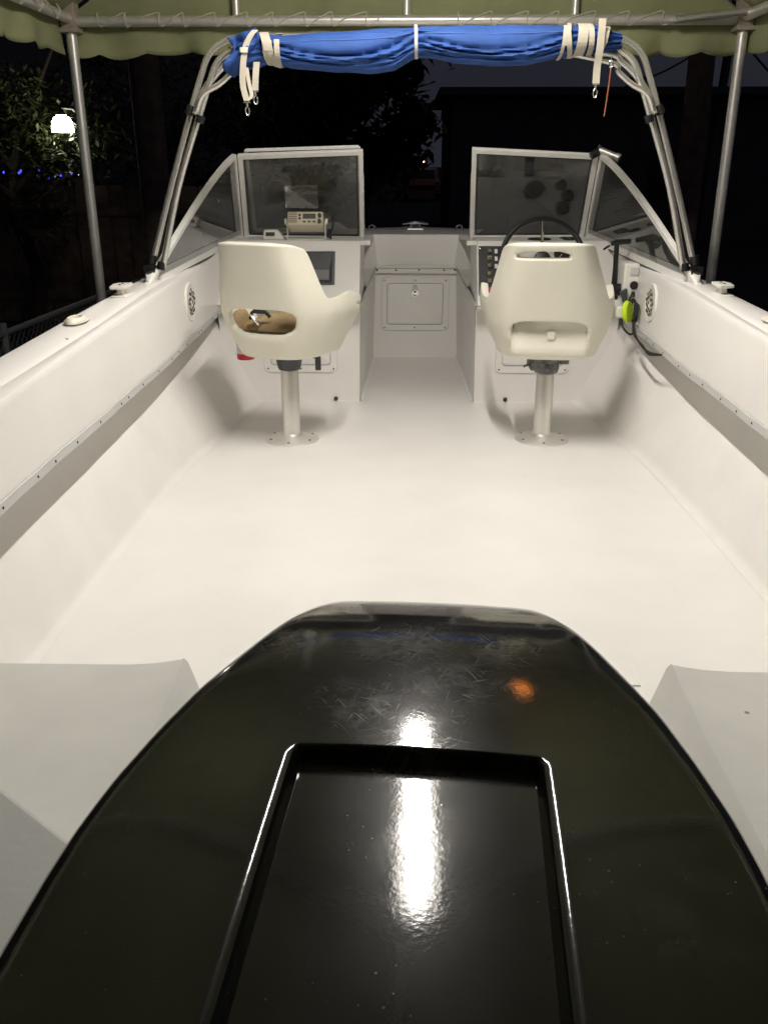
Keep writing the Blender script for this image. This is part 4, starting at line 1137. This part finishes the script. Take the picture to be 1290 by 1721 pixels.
tree('broadleaf_tree', 'leafy tree lit green by the white lamp at far left', -4.05, 9.6, 1.75, 1.25, 6500, .055, .09, 'leaf', 11)
tree('broadleaf_tree', 'dark tree standing between the shelter post and the left timber post', -3.0, 12.0, 1.9, 1.6, 6000, .06, .1, 'dleaf', 12)
tree('broadleaf_tree', 'dark tree mass seen above the left windshield half', -1.8, 17.0, 2.2, 2.0, 12000, .21, .13, 'dleaf', 13)
# lamp on a pole
lp = empty('yard_lamp', 'bright white domed lamp glowing on a pole among leaves at far left', 'lamp', (-3.27, 9.0, GZ))
q = MB(); q.tube([(.12, .12, 0), (.12, .12, 2.22), (.08, .08, 2.27), (0, 0, 2.27), (0, 0, 2.20)], .018, 10); q.build('pole', 'black', lp)
q = MB(); q.lathe([(.100, 2.06), (.098, 2.10), (.090, 2.15), (.07, 2.185), (.04, 2.20), (.0, 2.202)], n=28); q.build('shade', 'lampw', lp)
q = MB(); q.lathe([(.045, 2.200), (.05, 2.21), (.03, 2.235), (0, 2.24)], n=16); q.build('cap', 'bracket', lp)
# blue string lights
sg = empty('string_lights', 'string of tiny blue and white lights stretched beneath the glowing lamp', 'string lights', (-6.4, 14, .9))
def sgp(t): return Vector((lerp(-.7, 1.75, t), 0, .20-.16*t-.10*math.sin(PI*t)*.4+.03*math.sin(t*23)))
q = MB(); q.tube([sgp(k/40) for k in range(41)], .006, 5); q.build('wire', 'black', sg)
for k in range(22):
    p = sgp((k+random.uniform(.1, .9))/22); q = MB(); blue = k % 3 != 1
    q.lathe([(0, -.022), (.018, -.012), (.020, 0), (.010, .018), (0, .02)] if blue else [(0, -.012), (.009, -.006), (.009, 0), (0, .01)], p+Vector((0, 0, random.uniform(-.05, .05))), 8); q.build('bulb', 'eblue' if blue else 'ewhite', sg)
# long dark building on the right
bd = empty('long_shed', 'long low unlit building with flat roofline across the right background', 'building', (12, 26, GZ))
q = MB(); q.box((0, 0, 1.6), (22, 6, 3.2)); q.build('wall', 'dark', bd)
q = MB(); q.box((0, -.1, 3.30), (22.6, 6.8, .16)); q.build('roof', 'dark', bd)
for k in range(6):
    q = MB(); q.box((-9+k*3.3, -3.02, 1.5), (1.1, .05, 1.1)); q.build('window', 'dglass', bd)
q = MB(); q.box((-6, 0, 3.6), (.5, .5, .5)); q.box((-1.4, -2, 3.55), (.35, .35, .45)); q.build('roof_vent', 'dark', bd)
# utility pole
up = empty('utility_pole', 'dark utility pole with sagging guy wires above the long shed', 'pole', (7.1, 23, GZ))
q = MB(); q.tube([(0, 0, 0), (.25, 0, 6.2)], .10, 10); q.build('pole', 'dark', up)
for a, b_ in (((.2, 0, 4.6), (2.4, 0, 2.9)), ((.2, 0, 4.6), (-2.4, 0, 3.3)), ((.2, 0, 4.5), (.8, 0, 2.8))):
    q = MB(); q.tube(spline([a, (Vector(a)+Vector(b_))/2-Vector((0, 0, .15)), b_], 6), .025, 6); q.build('wire', 'dark', up)
# vehicles far ahead
def car(x, y, rz):
    t = empty('parked_car', 'dim orange-red car parked far ahead beyond the bow', 'car', (x, y, GZ), rz)
    prof = [(-2.1, .35), (-2.15, .75), (-2.0, .95), (-1.55, 1.02), (-1.15, 1.42), (.2, 1.50), (.75, 1.40), (1.25, 1.0), (2.0, .90), (2.15, .6), (2.1, .35)]
    q = MB(); rows = []
    for xx, sc_ in ((-.86, .96), (-.80, 1), (0, 1.01), (.80, 1), (.86, .96)): rows.append([(xx*(1 if z < 1 else .86), yy, .35+(z-.35)*sc_) for yy, z in prof])
    q.strip(rows); q.poly(rows[0]); q.poly(rows[-1]); q.build('body', 'car', t, angle=40)
    q = MB(); q.poly([(-.60, -1.62, 1.04), (.60, -1.62, 1.04), (.54, -1.23, 1.40), (-.54, -1.23, 1.40)], .03); q.build('rear_window', 'dglass', t)
    q = MB(); q.box((0, -2.16, .66), (1.2, .04, .14)); q.build('bumper', 'dglass', t)
    for s in (-1, 1):
        q = MB(); q.box((s*.70, -2.10, .80), (.2, .06, .12)); q.build('tail_lamp', 'dred', t)
        for yy in (-1.3, 1.3):
            q = MB(); q.lathe([(.1, -.1), (.31, -.1), (.33, 0), (.31, .1), (.1, .1)], (s*.78, yy, .33), 20, (1, 0, 0)); q.build('wheel', 'rubber', t)
    return t
car(.72, 47, R(0))
vn = empty('utility_truck', 'dark red truck with two small white lights standing behind the distant car', 'truck', (.55, 58, GZ))
q = MB(); q.box((0, 0, 1.35), (1.3, 2.6, 1.5)); q.box((0, -1.2, .7), (1.3, .4, .4)); q.build('cab', 'dred', vn, bevel=.08)
q = MB(); q.box((0, -1.31, 1.45), (1.1, .03, .5)); q.build('windscreen', 'dglass', vn)
for s in (-1, 1):
    q = MB(); q.lathe([(.0, 0), (.05, .0), (.05, .04), (0, .05)], (s*.42, -1.32, 1.75+.03*s), 10, (0, -1, 0)); q.build('light', 'spot', vn)
    for yy in (-.8, .8):
        q = MB(); q.lathe([(.1, -.1), (.35, -.1), (.37, 0), (.35, .1), (.1, .1)], (s*.6, yy, .36), 16, (1, 0, 0)); q.build('wheel', 'rubber', vn)
# clutter in the dark to the right of the boat
def crate(x, y, z, w, d, h_, label, rz=0, kind='crate'):
    t = empty('storage_'+kind, label, kind, (x, y, z), rz)
    q = MB(); q.box((0, 0, h_/2), (w, d, h_)); bo = q.build('body', 'grate', t, bevel=.01)
    q = MB(); q.box((0, 0, h_+.012), (w+.03, d+.03, .024)); q.build('lid', 'fence', t, bevel=.005)
crate(2.95, 6.6, GZ, .55, .4, .42, 'dim grey storage crate standing on the ground right of the boat', R(8))
crate(3.35, 7.7, GZ, .5, .5, .95, 'tall dim grey bin standing at the right edge behind the crate', R(-10), 'bin')
